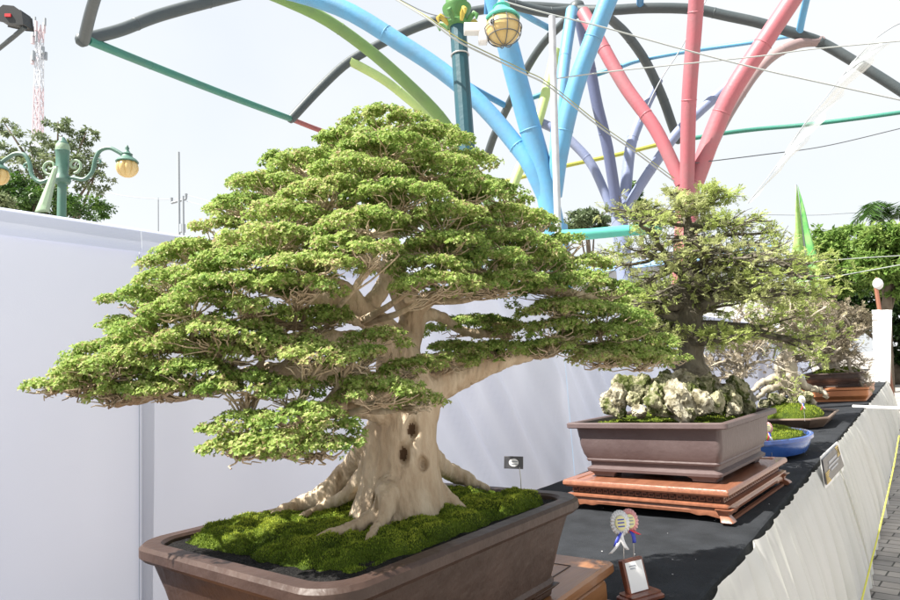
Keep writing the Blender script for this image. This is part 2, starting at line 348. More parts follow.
# pleated skirt panels along the front edge
sk = [(Y0, 1.35, 'white pleated table skirt nearest the camera'), (1.36, 4.15, 'white pleated table skirt panel below the pot with rocks, with wide folds'), (4.16, 6.05, 'white pleated table skirt panel carrying the dark placard'), (6.06, Y1, 'white pleated table skirt running to the far table end')]
for j, (a, c, lab) in enumerate(sk):
    n = int((c-a)/.0075); G = []; ph = rng.uniform(0, 6)
    for i in range(n+1):
        y = a+(c-a)*i/n
        warp = y*52+4.5*mnoise.noise(Vector((y*1.3, j, 0)))*2
        pl = (1-1.9*(1-abs(math.sin(warp*.5+ph)))**2.2)*.8+.3*math.sin(warp*.53+1.3)
        amp = max(.12, .55+.75*mnoise.noise(Vector((y*3.1, 5, j))))
        sag = .012*abs(math.sin(y*PI/.42))
        row = []
        for q in range(15):
            tt = q/14; z = (TZ+.004-sag*1.0)*(1-tt)+(.03+.03*mnoise.noise(Vector((y*1.9, 8, j))))*tt
            bil = .07*math.sin(tt*PI*.55)+.02*mnoise.noise(Vector((y*1.1, tt*2, j+4)))*tt
            x = XE+.018+.009*pl*amp+(.056*pl*amp*tt**.5)+bil*(1. if y > 2 else .8)
            row.append((x, y+.012*math.sin(warp*.5)*tt, z))
        G.append(row)
    b = MB(); b.grid(G); b.build('table_skirt', Mt['skirt'], smooth='all', label=lab, cat='table skirt', group='white skirts pinned along the table edge')

# ------------------------------------------------------------------ pots
def rim_pot(parent, c, hx, hy, h, rot, m, feet=True, lip=.022, wall=.018, style='flare', cr=.05, soil_drop=.03):
    """rectangular bonsai pot, origin at its bottom centre; returns the soil height"""
    fz = .022 if feet else 0.
    if style == 'flare':
        secs = [(hx*.80, hy*.84, cr*.8, fz), (hx*.81, hy*.85, cr*.8, fz+.004), (hx*.825, hy*.862, cr*.8, fz+.012), (hx*.81, hy*.85, cr*.8, fz+.02), (hx*.82, hy*.858, cr*.8, fz+.03), (hx*.88, hy*.905, cr*.85, h*.6), (hx*.93, hy*.945, cr*.9, h-.034), (hx*.935, hy*.95, cr*.9, h-.03),
                (hx-.006, hy-.006, cr, h-.027), (hx, hy, cr, h-.02), (hx, hy, cr, h-.006), (hx-.005, hy-.005, cr, h), (hx-lip, hy-lip, cr*.8, h), (hx-lip-.004, hy-lip-.004, cr*.8, h-.005), (hx-lip-.012, hy-lip-.012, cr*.75, h-.06)]
    else:
        k = h
        secs = [(hx*.80, hy*.83, cr*.5, fz), (hx*.83, hy*.86, cr*.5, fz+.002), (hx*.835, hy*.865, cr*.5, fz+.012), (hx*.79, hy*.825, cr*.5, k*.2), (hx*.795, hy*.83, cr*.5, k*.28), (hx*.825, hy*.855, cr*.6, k*.285), (hx*.835, hy*.865, cr*.6, k*.315), (hx*.83, hy*.86, cr*.6, k*.34), (hx*.86, hy*.885, cr*.7, k*.42), (hx*.885, hy*.905, cr*.7, k*.58), (hx*.89, hy*.91, cr*.7, k*.72), (hx*.90, hy*.918, cr*.7, k*.86),
                (hx*.915, hy*.93, cr*.7, k*.895), (hx-.004, hy-.004, cr*.6, k*.9), (hx, hy, cr*.6, k*.915), (hx, hy, cr*.6, k*.985), (hx-.004, hy-.004, cr*.6, k), (hx-lip, hy-lip, cr*.5, k), (hx-lip-.004, hy-lip-.004, cr*.5, k-.005), (hx-lip-.01, hy-lip-.01, cr*.5, k-.06)]
    b = MB(); b.loft(secs, c, rot, 10)
    p = b.build('pot', m, parent, smooth=28)
    if feet:
        for sx in (-1, 1):
            for sy in (-1, 1):
                b = MB(); q = np.array([sx*hx*.62, sy*hy*.70, 0]); R = rotz(rot)
                ex, ey = hx*.17, hy*.13
                # a bracket foot: chamfered towards the middle
                V = []
                for z, k0 in ((0, .78), (.012, .84), (.0235, 1.12)):
                    V += [(-ex*k0, -ey*k0, z), (ex*k0, -ey*k0, z), (ex*k0, ey*k0, z), (-ex*k0, ey*k0, z)]
                V = (np.array(V)+q) @ R.T + np.asarray(c)
                b.add(V, [(3, 2, 1, 0), (8, 9, 10, 11)]+[(i*4+j, i*4+(j+1) % 4, i*4+4+(j+1) % 4, i*4+4+j) for i in (0, 1) for j in range(4)], 0, False)
                b.build('foot', m, p, bevel=.003)
    zs = c[2]+h-soil_drop
    b = MB(); G = []; R = rotz(rot); ix, iy = hx-lip-.006, hy-lip-.006
    for u in np.linspace(-1, 1, 50):
        row = []
        for v in np.linspace(-1, 1, 50):
            cu = u*math.sqrt(max(0, 1-.06*v**4)); cv = v*math.sqrt(max(0, 1-.06*u**4))
            q = np.array([cu*ix, cv*iy, 0]) @ R.T
            row.append((c[0]+q[0], c[1]+q[1], zs+.004*mnoise.noise(Vector((q[0]*40, q[1]*40, 0)))))
        G.append(row)
    b.grid(G); b.build('soil', Mt['soil'], parent)
    return zs

def moss_patch(parent, c, hx, hy, zs, rot, height, nb, mounds, thr=.0, seed=1., blade=.006, bounds=None, name='moss'):
    """mounded moss sheet with short blades; where the mound field sinks below the grit the grit shows"""
    R = rotz(rot); n = 150
    def hgt(x, y):
        e = 1-max(abs(x)/hx, abs(y)/hy); ed = min(1, max(0, e/.13))
        v = mnoise.noise(Vector((x*5+seed, y*5, seed)))*.55+mnoise.noise(Vector((x*mounds+seed, y*mounds, 2)))*.75-abs(mnoise.noise(Vector((x*mounds*1.6, y*mounds*1.6, 5))))*.9+.3
        wx, wy = x+.012*mnoise.noise(Vector((x*25, y*25, 1))), y+.012*mnoise.noise(Vector((x*25, y*25, 7)))
        d1 = mnoise.voronoi(Vector((wx*mounds*1.5+seed, wy*mounds*1.5, seed)))[0][0]; d2 = mnoise.voronoi(Vector((wx*mounds*3.4, wy*mounds*3.4, seed+4)))[0][0]
        z = height*(.5+v*.6+.5*math.sqrt(max(0, 1-d1*d1*1.5))+.5*math.sqrt(max(0, 1-d2*d2*1.6)))*math.sqrt(ed)-thr-(1-ed)*.02
        if bounds: z -= .04*max(0, bounds(x, y))
        return max(z, -.012)
    G = []
    for x in np.linspace(-hx, hx, n):
        row = []
        for y in np.linspace(-hy, hy, n):
            q = np.array([x, y, 0]) @ R.T; row.append((c[0]+q[0], c[1]+q[1], zs+hgt(x, y)))
        G.append(row)
    b = MB(); b.grid(G); mo = b.build(name, Mt['moss'], parent, smooth='all')
    P, T = [], []
    while len(P) < nb:
        x, y = rng.uniform(-hx, hx), rng.uniform(-hy, hy); z = hgt(x, y)
        if z < .002: continue
        q = np.array([x, y, 0]) @ R.T; P.append((c[0]+q[0], c[1]+q[1], zs+z-.001))
        T.append(.2+.55*z/height*.8+.4*mnoise.noise(Vector((x*16, y*16, 9+seed)))+rng.normal()*.13)
    P = np.array(P); D = unit(rng.normal(size=P.shape)*.6+np.array([0, 0, 1.])); Nn = rng.normal(size=P.shape)
    V, Q = leaf_quads(P, D, Nn, rng.uniform(.5, 1.3, nb)*blade, rng.uniform(.6, 1.2, nb)*blade*.34)
    o = fast_mesh('moss_blades', V, Q, Mt['mossblade'], mo, np.clip(T, 0, 1)); o['kind'] = 'stuff'
    return hgt

# ------------------------------------------------------------------ the large bonsai
PC = np.array([-.882, .905, .845]); PH = .195
bon = thing('bonsai', PC, 'largest bonsai, broad green tiers on a thick pale trunk in a brown clay pot', 'bonsai', 'bonsai trees lined up on the table')
PROT = math.radians(-2.5)
zs1 = rim_pot(bon, PC, .283, .35, PH, PROT, Mt['clay'], lip=.03, style='flare', cr=.07, soil_drop=.010)
def b1(x, y):      # bare grit along the near left rim and at the far right end
    n_ = .03*mnoise.noise(Vector((x*18, y*18, 4)))
    return max(0, (-.235-y+n_)*9, (-.2-y+x*.45+n_)*5, (y-.265+n_)*9, (x-.19+n_)*9, (y*.7+x-.36+n_)*8)
moss_patch(bon, PC, .24, .305, zs1-.004, PROT, .021, 75000, 12, thr=.002, seed=3.3, blade=.0048, bounds=b1)

T0 = onZ(398, 507, 1.058); Wd = np.array([.5, .866, 0]); Nd = np.array([.866, -.5, 0])     # crown plane through the trunk, facing the viewer
def CP(x, y, d=0.):
    """point of the crown plane seen at x, y, brought d metres nearer"""
    r = ray(x, y); k = ((T0-CAM) @ Nd)/(r @ Nd); return CAM+r*(k-d)
def KP(x, y, d=0.): return depth(CP(x, y, d))
def limb(pts, n=24):
    """rows (x, y, d, radius in px) -> points, radii"""
    A = np.array([[*CP(x, y, d), r*KP(x, y, d)/F] for x, y, d, r in pts]); B = spline(A, n); return B[:, :3], np.abs(B[:, 3])
def root(pts, n=16):
    A = []
    for x, y, z, r in pts:
        P = CP(x, y, -z) if z < 0 and z > -.005 else CP(x, y, z-5) if z > 4 else onZ(x, y, z); A.append([*P, r*depth(P)/F])
    B = spline(A, n); return B[:, :3], np.abs(B[:, 3])
zr = zs1+.017
skel = []
trunk = [limb(p) for p in (
    [(399, 522, 0, 52), (400, 495, 0, 45), (402, 458, 0, 37), (403, 425, 0, 35), (406, 398, 0, 33), (402, 372, 0, 26), (396, 348, 0, 21)],
    [(400, 352, 0, 21), (383, 330, .0, 16), (362, 312, .02, 14), (344, 302, .03, 12), (312, 296, .04, 9), (272, 290, .05, 6.5), (235, 283, .05, 4)],
    [(400, 356, 0, 19), (409, 334, -.01, 15), (411, 314, -.01, 14), (402, 296, -.01, 13), (394, 268, 0, 11), (389, 232, 0, 9), (386, 190, 0, 7), (385, 140, 0, 3)],
    [(362, 314, .02, 9), (378, 296, .01, 9), (392, 275, 0, 8)],
    [(408, 322, 0, 10), (424, 302, .01, 9), (448, 292, .02, 8), (495, 287, .03, 7), (545, 289, .03, 5.5), (592, 297, .03, 3.5)],
    [(412, 402, 0, 25), (436, 386, .0, 19), (462, 374, .01, 14.5), (486, 365, .02, 11.5), (514, 357, .03, 9), (545, 350, .04, 7), (576, 344, .05, 5.5), (606, 352, .06, 4), (648, 360, .08, 2.5), (668, 358, .09, 1.5)],
    [(398, 412, .02, 18), (370, 408, .05, 13), (345, 405, .08, 11), (318, 413, .11, 9), (292, 428, .13, 7), (268, 447, .14, 5), (240, 452, .15, 3)],
    [(400, 392, .0, 18), (366, 383, .04, 13), (330, 373, .06, 12), (296, 373, .07, 10), (262, 370, .08, 9), (222, 378, .08, 6), (185, 385, .08, 5.5), (152, 396, .07, 6), (132, 400, .07, 6.5), (108, 394, .06, 4), (82, 394, .05, 2.6), (52, 388, .04, 1.2)],
    [(395, 352, 0, 16), (360, 342, .03, 11), (318, 338, .05, 9), (282, 342, .06, 8), (246, 346, .06, 6), (205, 349, .06, 4.5), (165, 352, .06, 3)],
    [(394, 342, .02, 9), (374, 326, .06, 7), (350, 320, .08, 5.5), (322, 322, .1, 4), (290, 326, .1, 2.5)],
 [(366, 316, .03, 8), (352, 292, .05, 6), (330, 278, .07, 4.5), (296, 276, .09, 3)],
 [(404, 300, .01, 9), (424, 282, .05, 6), (452, 276, .07, 5), (500, 274, .08, 3)],
 [(412, 318, .0, 9), (436, 316, -.03, 6), (470, 332, -.06, 4.5), (510, 336, -.06, 3)],
 [(408, 372, .02, 12), (430, 362, .04, 8), (460, 356, .03, 6), (505, 354, .03, 4)],
 [(393, 275, 0, 7), (360, 258, .04, 6), (315, 252, .06, 5), (260, 262, .06, 3.5), (210, 262, .05, 2.5)],
    [(392, 262, 0, 7), (430, 246, .04, 6), (480, 238, .05, 5), (530, 238, .05, 3)],
    [(389, 222, 0, 6), (350, 207, .05, 5), (300, 205, .05, 3.5), (255, 212, .05, 2)],
    [(388, 208, 0, 6), (425, 194, .05, 4.5), (470, 190, .05, 3)],
    [(386, 180, 0, 4.5), (350, 162, .05, 3), (318, 163, .05, 2)],
    [(386, 172, 0, 4.5), (415, 155, .05, 3), (445, 155, .05, 2)])]
roots = [root(p) for p in (
    [(372, 432, 5.0, 10), (366, 444, 5.0, 11), (352, 468, zr+.075, 12), (330, 490, zr+.035, 12), (305, 503, zr+.012, 9), (282, 513, zr+.002, 6), (268, 518, zr-.006, 2.5)],
    [(378, 436, 5.01, 9), (372, 452, 5.01, 9), (362, 476, zr+.07, 9), (346, 495, zr+.03, 7), (322, 507, zr+.006, 4.5), (300, 518, zr, 3.5), (288, 526, zr-.006, 2)],
    [(398, 440, 5.0, 20), (394, 470, 5.008, 17), (386, 499, zr+.045, 13), (376, 514, zr+.022, 9.5), (358, 525, zr+.009, 8.5), (338, 533, zr+.003, 8), (322, 539, zr-.004, 6), (312, 543, zr-.012, 3)],
    [(398, 445, 5.0, 18), (395, 478, 5.01, 13), (388, 507, zr+.032, 8), (381, 522, zr+.012, 6.5), (374, 533, zr+.002, 6), (369, 541, zr-.006, 4), (366, 546, zr-.014, 2)],
    [(404, 450, 5.0, 20), (407, 480, 5.012, 17), (412, 503, zr+.026, 11), (418, 516, zr+.004, 6), (424, 523, zr-.012, 3)],
    [(412, 440, 5.0, 18), (420, 465, 5.005, 17), (432, 487, zr+.036, 12), (446, 498, zr+.018, 9.5), (458, 506, zr+.003, 6.5), (466, 511, zr-.01, 3)],
    [(418, 430, 5.0, 12), (428, 452, 5.0, 13), (442, 468, zr+.06, 10), (458, 475, zr+.03, 8.5), (475, 483, zr+.012, 6), (490, 489, zr-.006, 3)],
    [(382, 425, 5.01, 13), (373, 455, 5.012, 11), (372, 480, 5.02, 9), (377, 494, 5.022, 7)],
    [(412, 445, 5.0, 18), (418, 470, 5.008, 16), (428, 490, zr+.03, 10), (438, 502, zr-.005, 5)])]
b = MB()
for P, R in trunk: b.tube(P, R, 14); skel.append(np.concatenate([P, R[:, None]], 1))
for P, R in roots: b.tube(P, R, 12, flat=.9)
tmp = b.build('trunk_raw', Mt['bark'])
rm = tmp.modifiers.new('r', 'REMESH'); rm.mode = 'VOXEL'; rm.voxel_size = .0034
sm = tmp.modifiers.new('s', 'SMOOTH'); sm.iterations = 6; sm.factor = .5
dg = bpy.context.evaluated_depsgraph_get(); ev = tmp.evaluated_get(dg); me = bpy.data.meshes.new_from_object(ev)
V = np.empty(len(me.vertices)*3); me.vertices.foreach_get('co', V); V = V.reshape(-1, 3)+np.array(tmp.location)
Nv = np.empty(len(V)*3); me.vertices.foreach_get('normal', Nv); Nv = Nv.reshape(-1, 3)
gr0 = fnoise(V*np.array([1, 1, .22]), 55, 11)
amp = -np.clip(.22-np.abs(gr0), 0, 1)*.011+fnoise(V*np.array([1, 1, .45]), 38)*.0034+fnoise(V*np.array([1, 1, .3]), 85, 3)*.0016+fnoise(V, 14, 7)*.004
V2 = V+Nv*amp[:, None]
deep = np.zeros(len(V))
for x, y, rx, ry, dp in ((412, 430, 5, 8, .035), (404, 454, 5, 9, .035), (423, 464, 4, 6, .03), (409, 442, 4, 5, .014), (413, 393, 7, 4, .02), (377, 502, 2.5, 10, .02), (356, 532, 1.5, 7, .008)):
    q = V-CAM; zc = q @ fw; px = 450+F*(q @ rt)/zc; py = 300-F*(q @ up)/zc
    facing = (Nv*unit(-q)).sum(1); w = np.exp(-(((px-x)/rx)**2+((py-y)/ry)**2)**1.3)*(facing > .1)*(zc < KP(x, y)-.0)
    V2 += unit(q)*(w*dp)[:, None]; deep = np.maximum(deep, w*(dp > .03))
V2 -= PC
me.vertices.foreach_set('co', V2.ravel()); me.update()
mi = np.empty(len(me.polygons), np.int32); lv = np.empty(len(me.loops), np.int32); me.loops.foreach_get('vertex_index', lv); ls = np.empty(len(me.polygons), np.int32); me.polygons.foreach_get('loop_start', ls)
mi[:] = deep[lv[ls]] > .6
me.materials.clear(); me.materials.append(Mt['bark']); me.materials.append(Mt['hollow']); me.polygons.foreach_set('material_index', mi); me.polygons.foreach_set('use_smooth', np.ones(len(me.polygons), bool))
bpy.data.objects.remove(tmp)
trk = bpy.data.objects.new('trunk', me); COL.objects.link(trk); trk.parent = bon; ORG[trk.name] = PC
skel = np.concatenate(skel)

# leaf pads: x, y, half width, half height (px), d (m towards the viewer)
pads = [
 (385,124,44,13,.02),(352,143,38,12,.05),(424,140,40,12,.05),(388,150,50,12,.14),
 (308,165,38,12,.03),(362,172,50,13,.16),(428,168,48,13,.14),(466,163,30,12,.03),
 (272,186,38,12,.03),(328,194,48,13,.16),(398,198,55,14,.22),(462,193,45,13,.16),(503,194,26,10,.03),
 (244,206,30,11,.02),(290,216,46,12,.15),(362,223,44,13,.26),(438,220,50,13,.22),(505,218,42,12,.12),(538,221,16,8,.0),
 (222,229,28,11,.02),(275,239,52,13,.18),(345,246,30,13,.30),(372,251,30,14,.32),(440,246,46,12,.24),(508,243,50,12,.15),(564,243,24,9,.02),
 (200,252,36,11,.02),(248,262,52,13,.16),(312,268,52,12,.26),(425,268,40,13,.26),(482,264,48,12,.2),(536,263,46,12,.1),(588,264,26,9,.02),
 (166,263,22,8,-.03),(180,281,44,12,.07),(236,287,56,12,.18),(298,287,46,11,.24),(436,284,44,12,.27),(497,284,48,11,.2),(560,286,48,13,.1),(608,290,30,10,.03),
 (140,300,34,11,.02),(196,306,50,12,.14),(250,308,34,9,.2),(600,314,50,12,.08),(560,308,40,9,.12),(632,322,22,9,.02),
 (122,327,20,8,.02),(158,326,46,13,.09),(222,333,58,15,.17),(296,318,52,9,.13),(326,322,20,7,.16),
 (470,325,46,9,-.12),(506,331,30,8,-.06),(556,329,34,11,.12),(600,334,46,11,.1),(642,342,34,11,.04),
 (112,352,42,12,.06),(158,352,46,13,.11),(110,366,46,10,.1),(54,386,22,4,.02),(76,383,28,7,.04),(96,377,36,10,.07),(134,377,38,11,.09),
 (188,371,42,13,.15),(232,352,34,10,.15),(370,341,34,13,.2),(312,356,48,13,.24),(354,358,34,10,.24),(412,367,32,9,.18),
 (245,384,44,14,.19),(290,391,30,12,.22),(380,391,46,14,.26),(418,402,26,8,.24),(345,384,30,9,.2),
 (498,350,38,9,.05),(474,352,40,8,.0),(548,348,32,8,.1),(448,362,30,6,.04),
 (612,351,40,9,.1),(652,355,28,8,.05),(600,359,30,7,.15),(640,361,34,8,.13),(668,357,18,6,.08),
 (120,392,34,8,.1),(158,390,34,8,.12),(200,388,34,9,.14),(262,342,34,10,.2),(300,345,30,10,.2),
 (238,424,34,12,.2),(300,416,44,13,.25),(332,430,30,16,.27),(284,442,50,14,.25),(240,446,34,12,.22),(320,447,36,11,.26)]
back = []
for x, y, hw, hh, d in pads:
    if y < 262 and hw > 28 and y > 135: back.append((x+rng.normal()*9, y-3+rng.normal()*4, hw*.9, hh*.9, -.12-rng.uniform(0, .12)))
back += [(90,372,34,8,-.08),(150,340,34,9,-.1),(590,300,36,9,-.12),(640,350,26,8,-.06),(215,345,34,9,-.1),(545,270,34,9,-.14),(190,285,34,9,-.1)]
allp = [(*p, 0) for p in pads]+[(*p, 1) for p in back]
for (x, y, hw, hh, d, isb) in allp:
    k = KP(x, y, d); c = CP(x, y, d); a = hw*k/F*1.1; h = hh*k/F*1.1
    # underside of the pad is its base; depth radius a bit smaller than the width
    ad = min(a*.85, .11); tilt = rng.normal()*.06
    base = c-np.array([0, 0, h*.7])
    dist = np.linalg.norm(skel[:, :3]-base, axis=1)+np.where(skel[:, 2] > base[2]+.01, .12, 0)+np.where(skel[:, 3] < .004, .03, 0)
    s0 = skel[np.argmin(dist)]; mid = (s0[:3]+base)/2+np.array([rng.normal()*.008, rng.normal()*.008, -.008])
    rr = min(s0[3]*.7, .009)
    b = MB(); Pb = spline([s0[:3], mid, base+rng.normal(size=3)*.004], 10); b.tube(Pb, np.linspace(rr, .003, 10), 7)
    # a fan of twigs under the leaves
    for q in range(int(14+a*140)):
        an = rng.uniform(0, 2*PI); e = rng.uniform(.2, .8); end = base+rng.normal(size=3)*.008+unit(np.array([rt[0], rt[1], 0]))*math.cos(an)*a*e+unit(np.array([fw[0], fw[1], 0]))*math.sin(an)*ad*e+np.array([0, 0, h*rng.uniform(.0, .6)])
        P = spline([Pb[rng.integers(5, 10)], (base+end)/2+np.array([*rng.normal(size=2)*.006, -h*.25]), end], 6); b.tube(P+np.array([*rng.normal(size=3)])*0+np.concatenate([np.zeros((1, 3)), rng.normal(size=(5, 3))*.0022]), np.linspace(.0021, .0007, 6), 4, caps=False)
    br = b.build('branch', Mt['bark'], trk, smooth='all')
    # leaf rosettes on lumpy sub-clumps
    nsub = max(12, int(a*ad*9200)); lat = unit(np.array([rt[0], rt[1], 0])); dpt = unit(np.array([fw[0], fw[1], 0]))
    cl = []
    while len(cl) < nsub:
        u, v = rng.uniform(-1, 1, 2)
        if u*u+v*v < 1: cl.append((u, v, math.sqrt(1-u*u-v*v)))
    P, D, Nn, T = [], [], [], []
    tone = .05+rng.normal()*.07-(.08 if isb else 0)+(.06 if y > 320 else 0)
    for u, v, w in cl:
        sr = rng.uniform(.011, .018); ct = tone+rng.normal()*.12
        cc = c+lat*u*a*.93+dpt*v*ad*.93+np.array([0, 0, -h*.95+h*1.5*w**.8+rng.normal()*.002+u*a*tilt])
        nr = int(23*(sr/.014)**2)
        dv = rng.normal(size=(nr, 3)); dv[:, 2] = np.abs(dv[:, 2])*1.1-.35; dv = unit(dv)
        pr = cc+dv*sr*np.array([1, 1, .62])*rng.uniform(.55, 1.05, (nr, 1))
        for p_, n_ in zip(pr, dv):
            m_ = 4; ax = unit(n_+np.array([0, 0, .55])+rng.normal(size=3)*.3); s1 = unit(np.cross(ax, rng.normal(size=3))); s2 = np.cross(ax, s1); f0 = rng.uniform(0, 2*PI); low = n_[2] < -.1
            for j in range(m_):
                an = f0+j*2*PI/m_; rad = s1*math.cos(an)+s2*math.sin(an)
                P.append(p_); D.append(rad*.9+ax*.5); Nn.append(ax-rad*.4)
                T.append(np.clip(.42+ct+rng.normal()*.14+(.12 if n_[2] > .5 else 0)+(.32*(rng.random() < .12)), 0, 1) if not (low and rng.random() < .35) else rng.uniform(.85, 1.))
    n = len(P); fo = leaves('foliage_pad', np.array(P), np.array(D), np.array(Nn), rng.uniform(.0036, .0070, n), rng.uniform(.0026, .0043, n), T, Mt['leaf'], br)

# ------------------------------------------------------------------ stand of the large bonsai
def slab_profile(b, x0, x1, y0, y1, secs):
    """horizontal slab with a moulded edge: secs = (inset, z)"""
    cx, cy, hx, hy = (x0+x1)/2, (y0+y1)/2, (x1-x0)/2, (y1-y0)/2
    return b.loft([(hx-i, hy-i, .004, z) for i, z in secs], (cx, cy, 0), 0, 3)
sx0, sx1, sy0, sy1 = -1.2, -.632, .46, 1.442
t = thing('wooden_stand', ((sx0+sx1)/2, (sy0+sy1)/2, TZ+.005), 'low brown wooden stand with drawers under the largest bonsai', 'stand')
b = MB(); slab_profile(b, sx0, sx1, sy0, sy1, [(.012, .813), (.004, .817), (0, .822), (0, .838), (.005, .8445)]); b.build('top', Mt['wood'], t, smooth=30)
b = MB(); slab_profile(b, sx0+.02, sx1-.02, sy0+.02, sy1-.02, [(0, .757), (0, .806), (-.006, .8128)]); b.build('body', Mt['wood'], t, smooth=30)
# inlaid lines on the top
b = MB(); ix0, ix1, iy0, iy1 = sx0+.075, sx1-.075, sy0+.075, sy1-.075
for (a, c) in (((ix0, iy0), (ix1, iy0)), ((ix0, iy1), (ix1, iy1))): b.box(((a[0]+c[0])/2, a[1], .8449), (c[0]-a[0], .0035, .0012))
for x in (ix0, ix1): b.box((x, (iy0+iy1)/2, .8449), (.0035, iy1-iy0-.004, .0012))
b.build('inlay', Mt['wooddark'], t)
for y in (.62, .945, 1.27):
    b = MB(); b.loft([(.024, .145, .01, 0), (.024, .145, .01, .006), (.021, .142, .009, .009)], (0, 0, 0)); R = frame((0, 0, 1), (1, 0, 0)); V = b.v[0] @ R.T+np.array([sx1-.0195, y, .785]); b.v = [V]
    dr = b.build('drawer', Mt['wood'], t, smooth=30)
    b = MB(); b.lathe([(.003, 0), (.003, .006), (.008, .01), (.009, .015), (.006, .02), (.001, .021)], (0, 0, 0), 14); b.v = [b.v[0] @ R.T+np.array([sx1-.0105, y, .785])]; b.build('knob', Mt['wood'], dr, smooth=40)
b = MB(); slab_profile(b, sx0+.008, sx1-.008, sy0+.008, sy1-.008, [(0, TZ+.0062), (0, TZ+.0072)]); b.build('base', Mt['wood'], t)

# little sign stuck in the moss
P0 = onZ(521, 488, zs1+.02); Ptop = P0+np.array([0, 0, .047]); n = unit(np.array([.5, -.8, 0])); R = np.stack([unit(np.cross((0, 0, 1.), n)), n, np.array([0, 0, 1.])], 1)
t = thing('plant_sign', P0, 'tiny dark sign with a white oval on a wire in the moss', 'sign')
b = MB(); b.tube([P0-np.array([0, 0, .02]), P0+np.array([.001, 0, .02]), Ptop], .0011, 6); b.build('wire_stem', Mt['wire'], t)
sc = Ptop+R[:, 0]*-.012+np.array([0, 0, .008])
Rt = R @ np.array([[math.cos(.08), 0, math.sin(.08)], [0, 1, 0], [-math.sin(.08), 0, math.cos(.08)]])
b = MB(); b.box(sc, (.042, .002, .027), Rt); pl = b.build('plate', Mt['signblack'], t, bevel=.0008)
b = MB(); b.lathe([(.0085, -.0004), (.0085, .0004)], (0, 0, 0), 24, sx=1.25, sy=1); b.v = [b.v[0] @ (Rt @ np.array([[1, 0, 0], [0, 0, 1.], [0, 1, 0]])).T+sc+Rt[:, 1]*.0015]; b.build('logo', Mt['card'], pl)
b = MB()
for q in (-.005, .004): b.box(sc+Rt[:, 1]*.0022+Rt[:, 2]*q*.6+Rt[:, 0]*.002, (.013, .0006, .0022), Rt)
b.build('lettering', Mt['ink'], pl)

# name plaque with two rosettes on wires
PB = onZ(628, 592, TZ+.006); PB = np.array([-.60, 1.485, TZ+.006])
pn = unit(np.array([.80, -.40, .0])); pr_ = unit(np.cross((0, 0, 1.), pn)); tilt = unit(pn+np.array([0, 0, .22])); pz = np.cross(pr_, tilt)*1; pz = unit(np.cross(tilt, pr_))*-1 if np.cross(pr_, tilt)[2] < 0 else unit(np.cross(pr_, tilt))
if pz[2] < 0: pz = -pz
R = np.stack([pr_, tilt, pz], 1)
t = thing('name_plaque', PB, 'small red brown wooden plaque with a white card beside the largest bonsai', 'plaque')
b = MB(); Rb = np.stack([pr_, pn, np.array([0, 0, 1.])], 1)
secs = [(.052, .030, .01, 0), (.052, .03, .01, .006), (.047, .025, .009, .010), (.047, .025, .009, .014)]
b.loft(secs, (0, 0, 0)); b.v = [b.v[0] @ Rb.T+PB+pn*.012]; b.build('foot_block', Mt['plaque'], t, smooth=30)
pc = PB+np.array([0, 0, .048])-pn*.004
b = MB(); b.box(pc, (.064, .016, .076), R); b.build('panel', Mt['plaque'], t, bevel=.002)
b = MB(); b.box(pc+R[:, 1]*.0088-R[:, 2]*.002, (.052, .001, .066), R); cd = b.build('card', Mt['card'], t)
b = MB()
for q, w in ((.022, .02), (.016, .016)): b.box(pc+R[:, 1]*.0096+R[:, 2]*q-R[:, 0]*.006, (w, .0005, .0026), R)
b.build('lettering', Mt['ink'], cd)

def rosette(name, base, top, rad, ring, centre, tails, label, group='award rosettes on the table'):
    """a pleated ribbon rosette on a thin wire"""
    base, top = np.array(base, float), np.array(top, float); t = thing(name, base, label, 'rosette', group)
    b = MB(); b.tube(spline([base, (base+top)/2+np.array([.004, 0, 0]), top], 8), .0011, 5); b.build('wire', Mt['wire'], t)
    v = unit(CAM-top); v[2] *= .4; v = unit(v+np.array([.45, 0, 0])); x = unit(np.cross((0, 0, 1.), v)); z = np.cross(v, x); R = np.stack([x, z, v], 1)
    n = 40; ang = np.linspace(0, 2*PI, n, endpoint=False); V = []
    for r_, w in ((.35, .0005), (.62, .002), (1., .0)):
        V.append(np.stack([rad*r_*np.cos(ang)*.8, rad*r_*np.sin(ang), w+(.0035*np.cos(ang*20)*r_ if r_ > .5 else 0*ang)], 1))
    b = MB(); b.add(np.concatenate(V) @ R.T+top, [(i*n+j, i*n+(j+1) % n, (i+1)*n+(j+1) % n, (i+1)*n+j) for i in (0, 1) for j in range(n)]); b.build('pleated_ribbon', Mt[ring], t, solid=.0008)
    b = MB(); b.lathe([(rad*.56, 0), (rad*.56, .003), (rad*.5, .004)], (0, 0, 0), 28, sx=.8); b.v = [b.v[0] @ R.T+top+v*.003]; c = b.build('badge', Mt[centre], t)
    b = MB()
    for q in (-.3, .05, .35): b.box(top+v*.0075+z*rad*q*.8, (rad*.55, rad*.09, .0006), R)
    b.build('lettering', Mt['ribblue' if ring != 'pinkrib' else 'ink'], c)
    for (dx, ln, m, wv) in tails:
        G = []
        for q in np.linspace(0, 1, 9):
            p = top-z*(rad*.7+ln*q)+x*(dx*q+wv*math.sin(q*3))+v*(.002+.006*math.sin(q*2.5)); G.append([p-x*.0045, p+x*.0045])
        b = MB(); b.grid(np.array(G)); b.build('tail', Mt[m], t, solid=.0007)
wt = pc+R[:, 2]*.037
k = depth(wt)
rosette('rosette', wt-pr_*.02, dep(620, 523, k+.0), .030, 'ribwhite', 'gilt', [(-.035, .045, 'ribwhite', .006), (-.02, .03, 'ribblue', -.004), (.01, .04, 'ribwhite', -.006)], 'white and blue rosette on a wire above the wooden plaque')
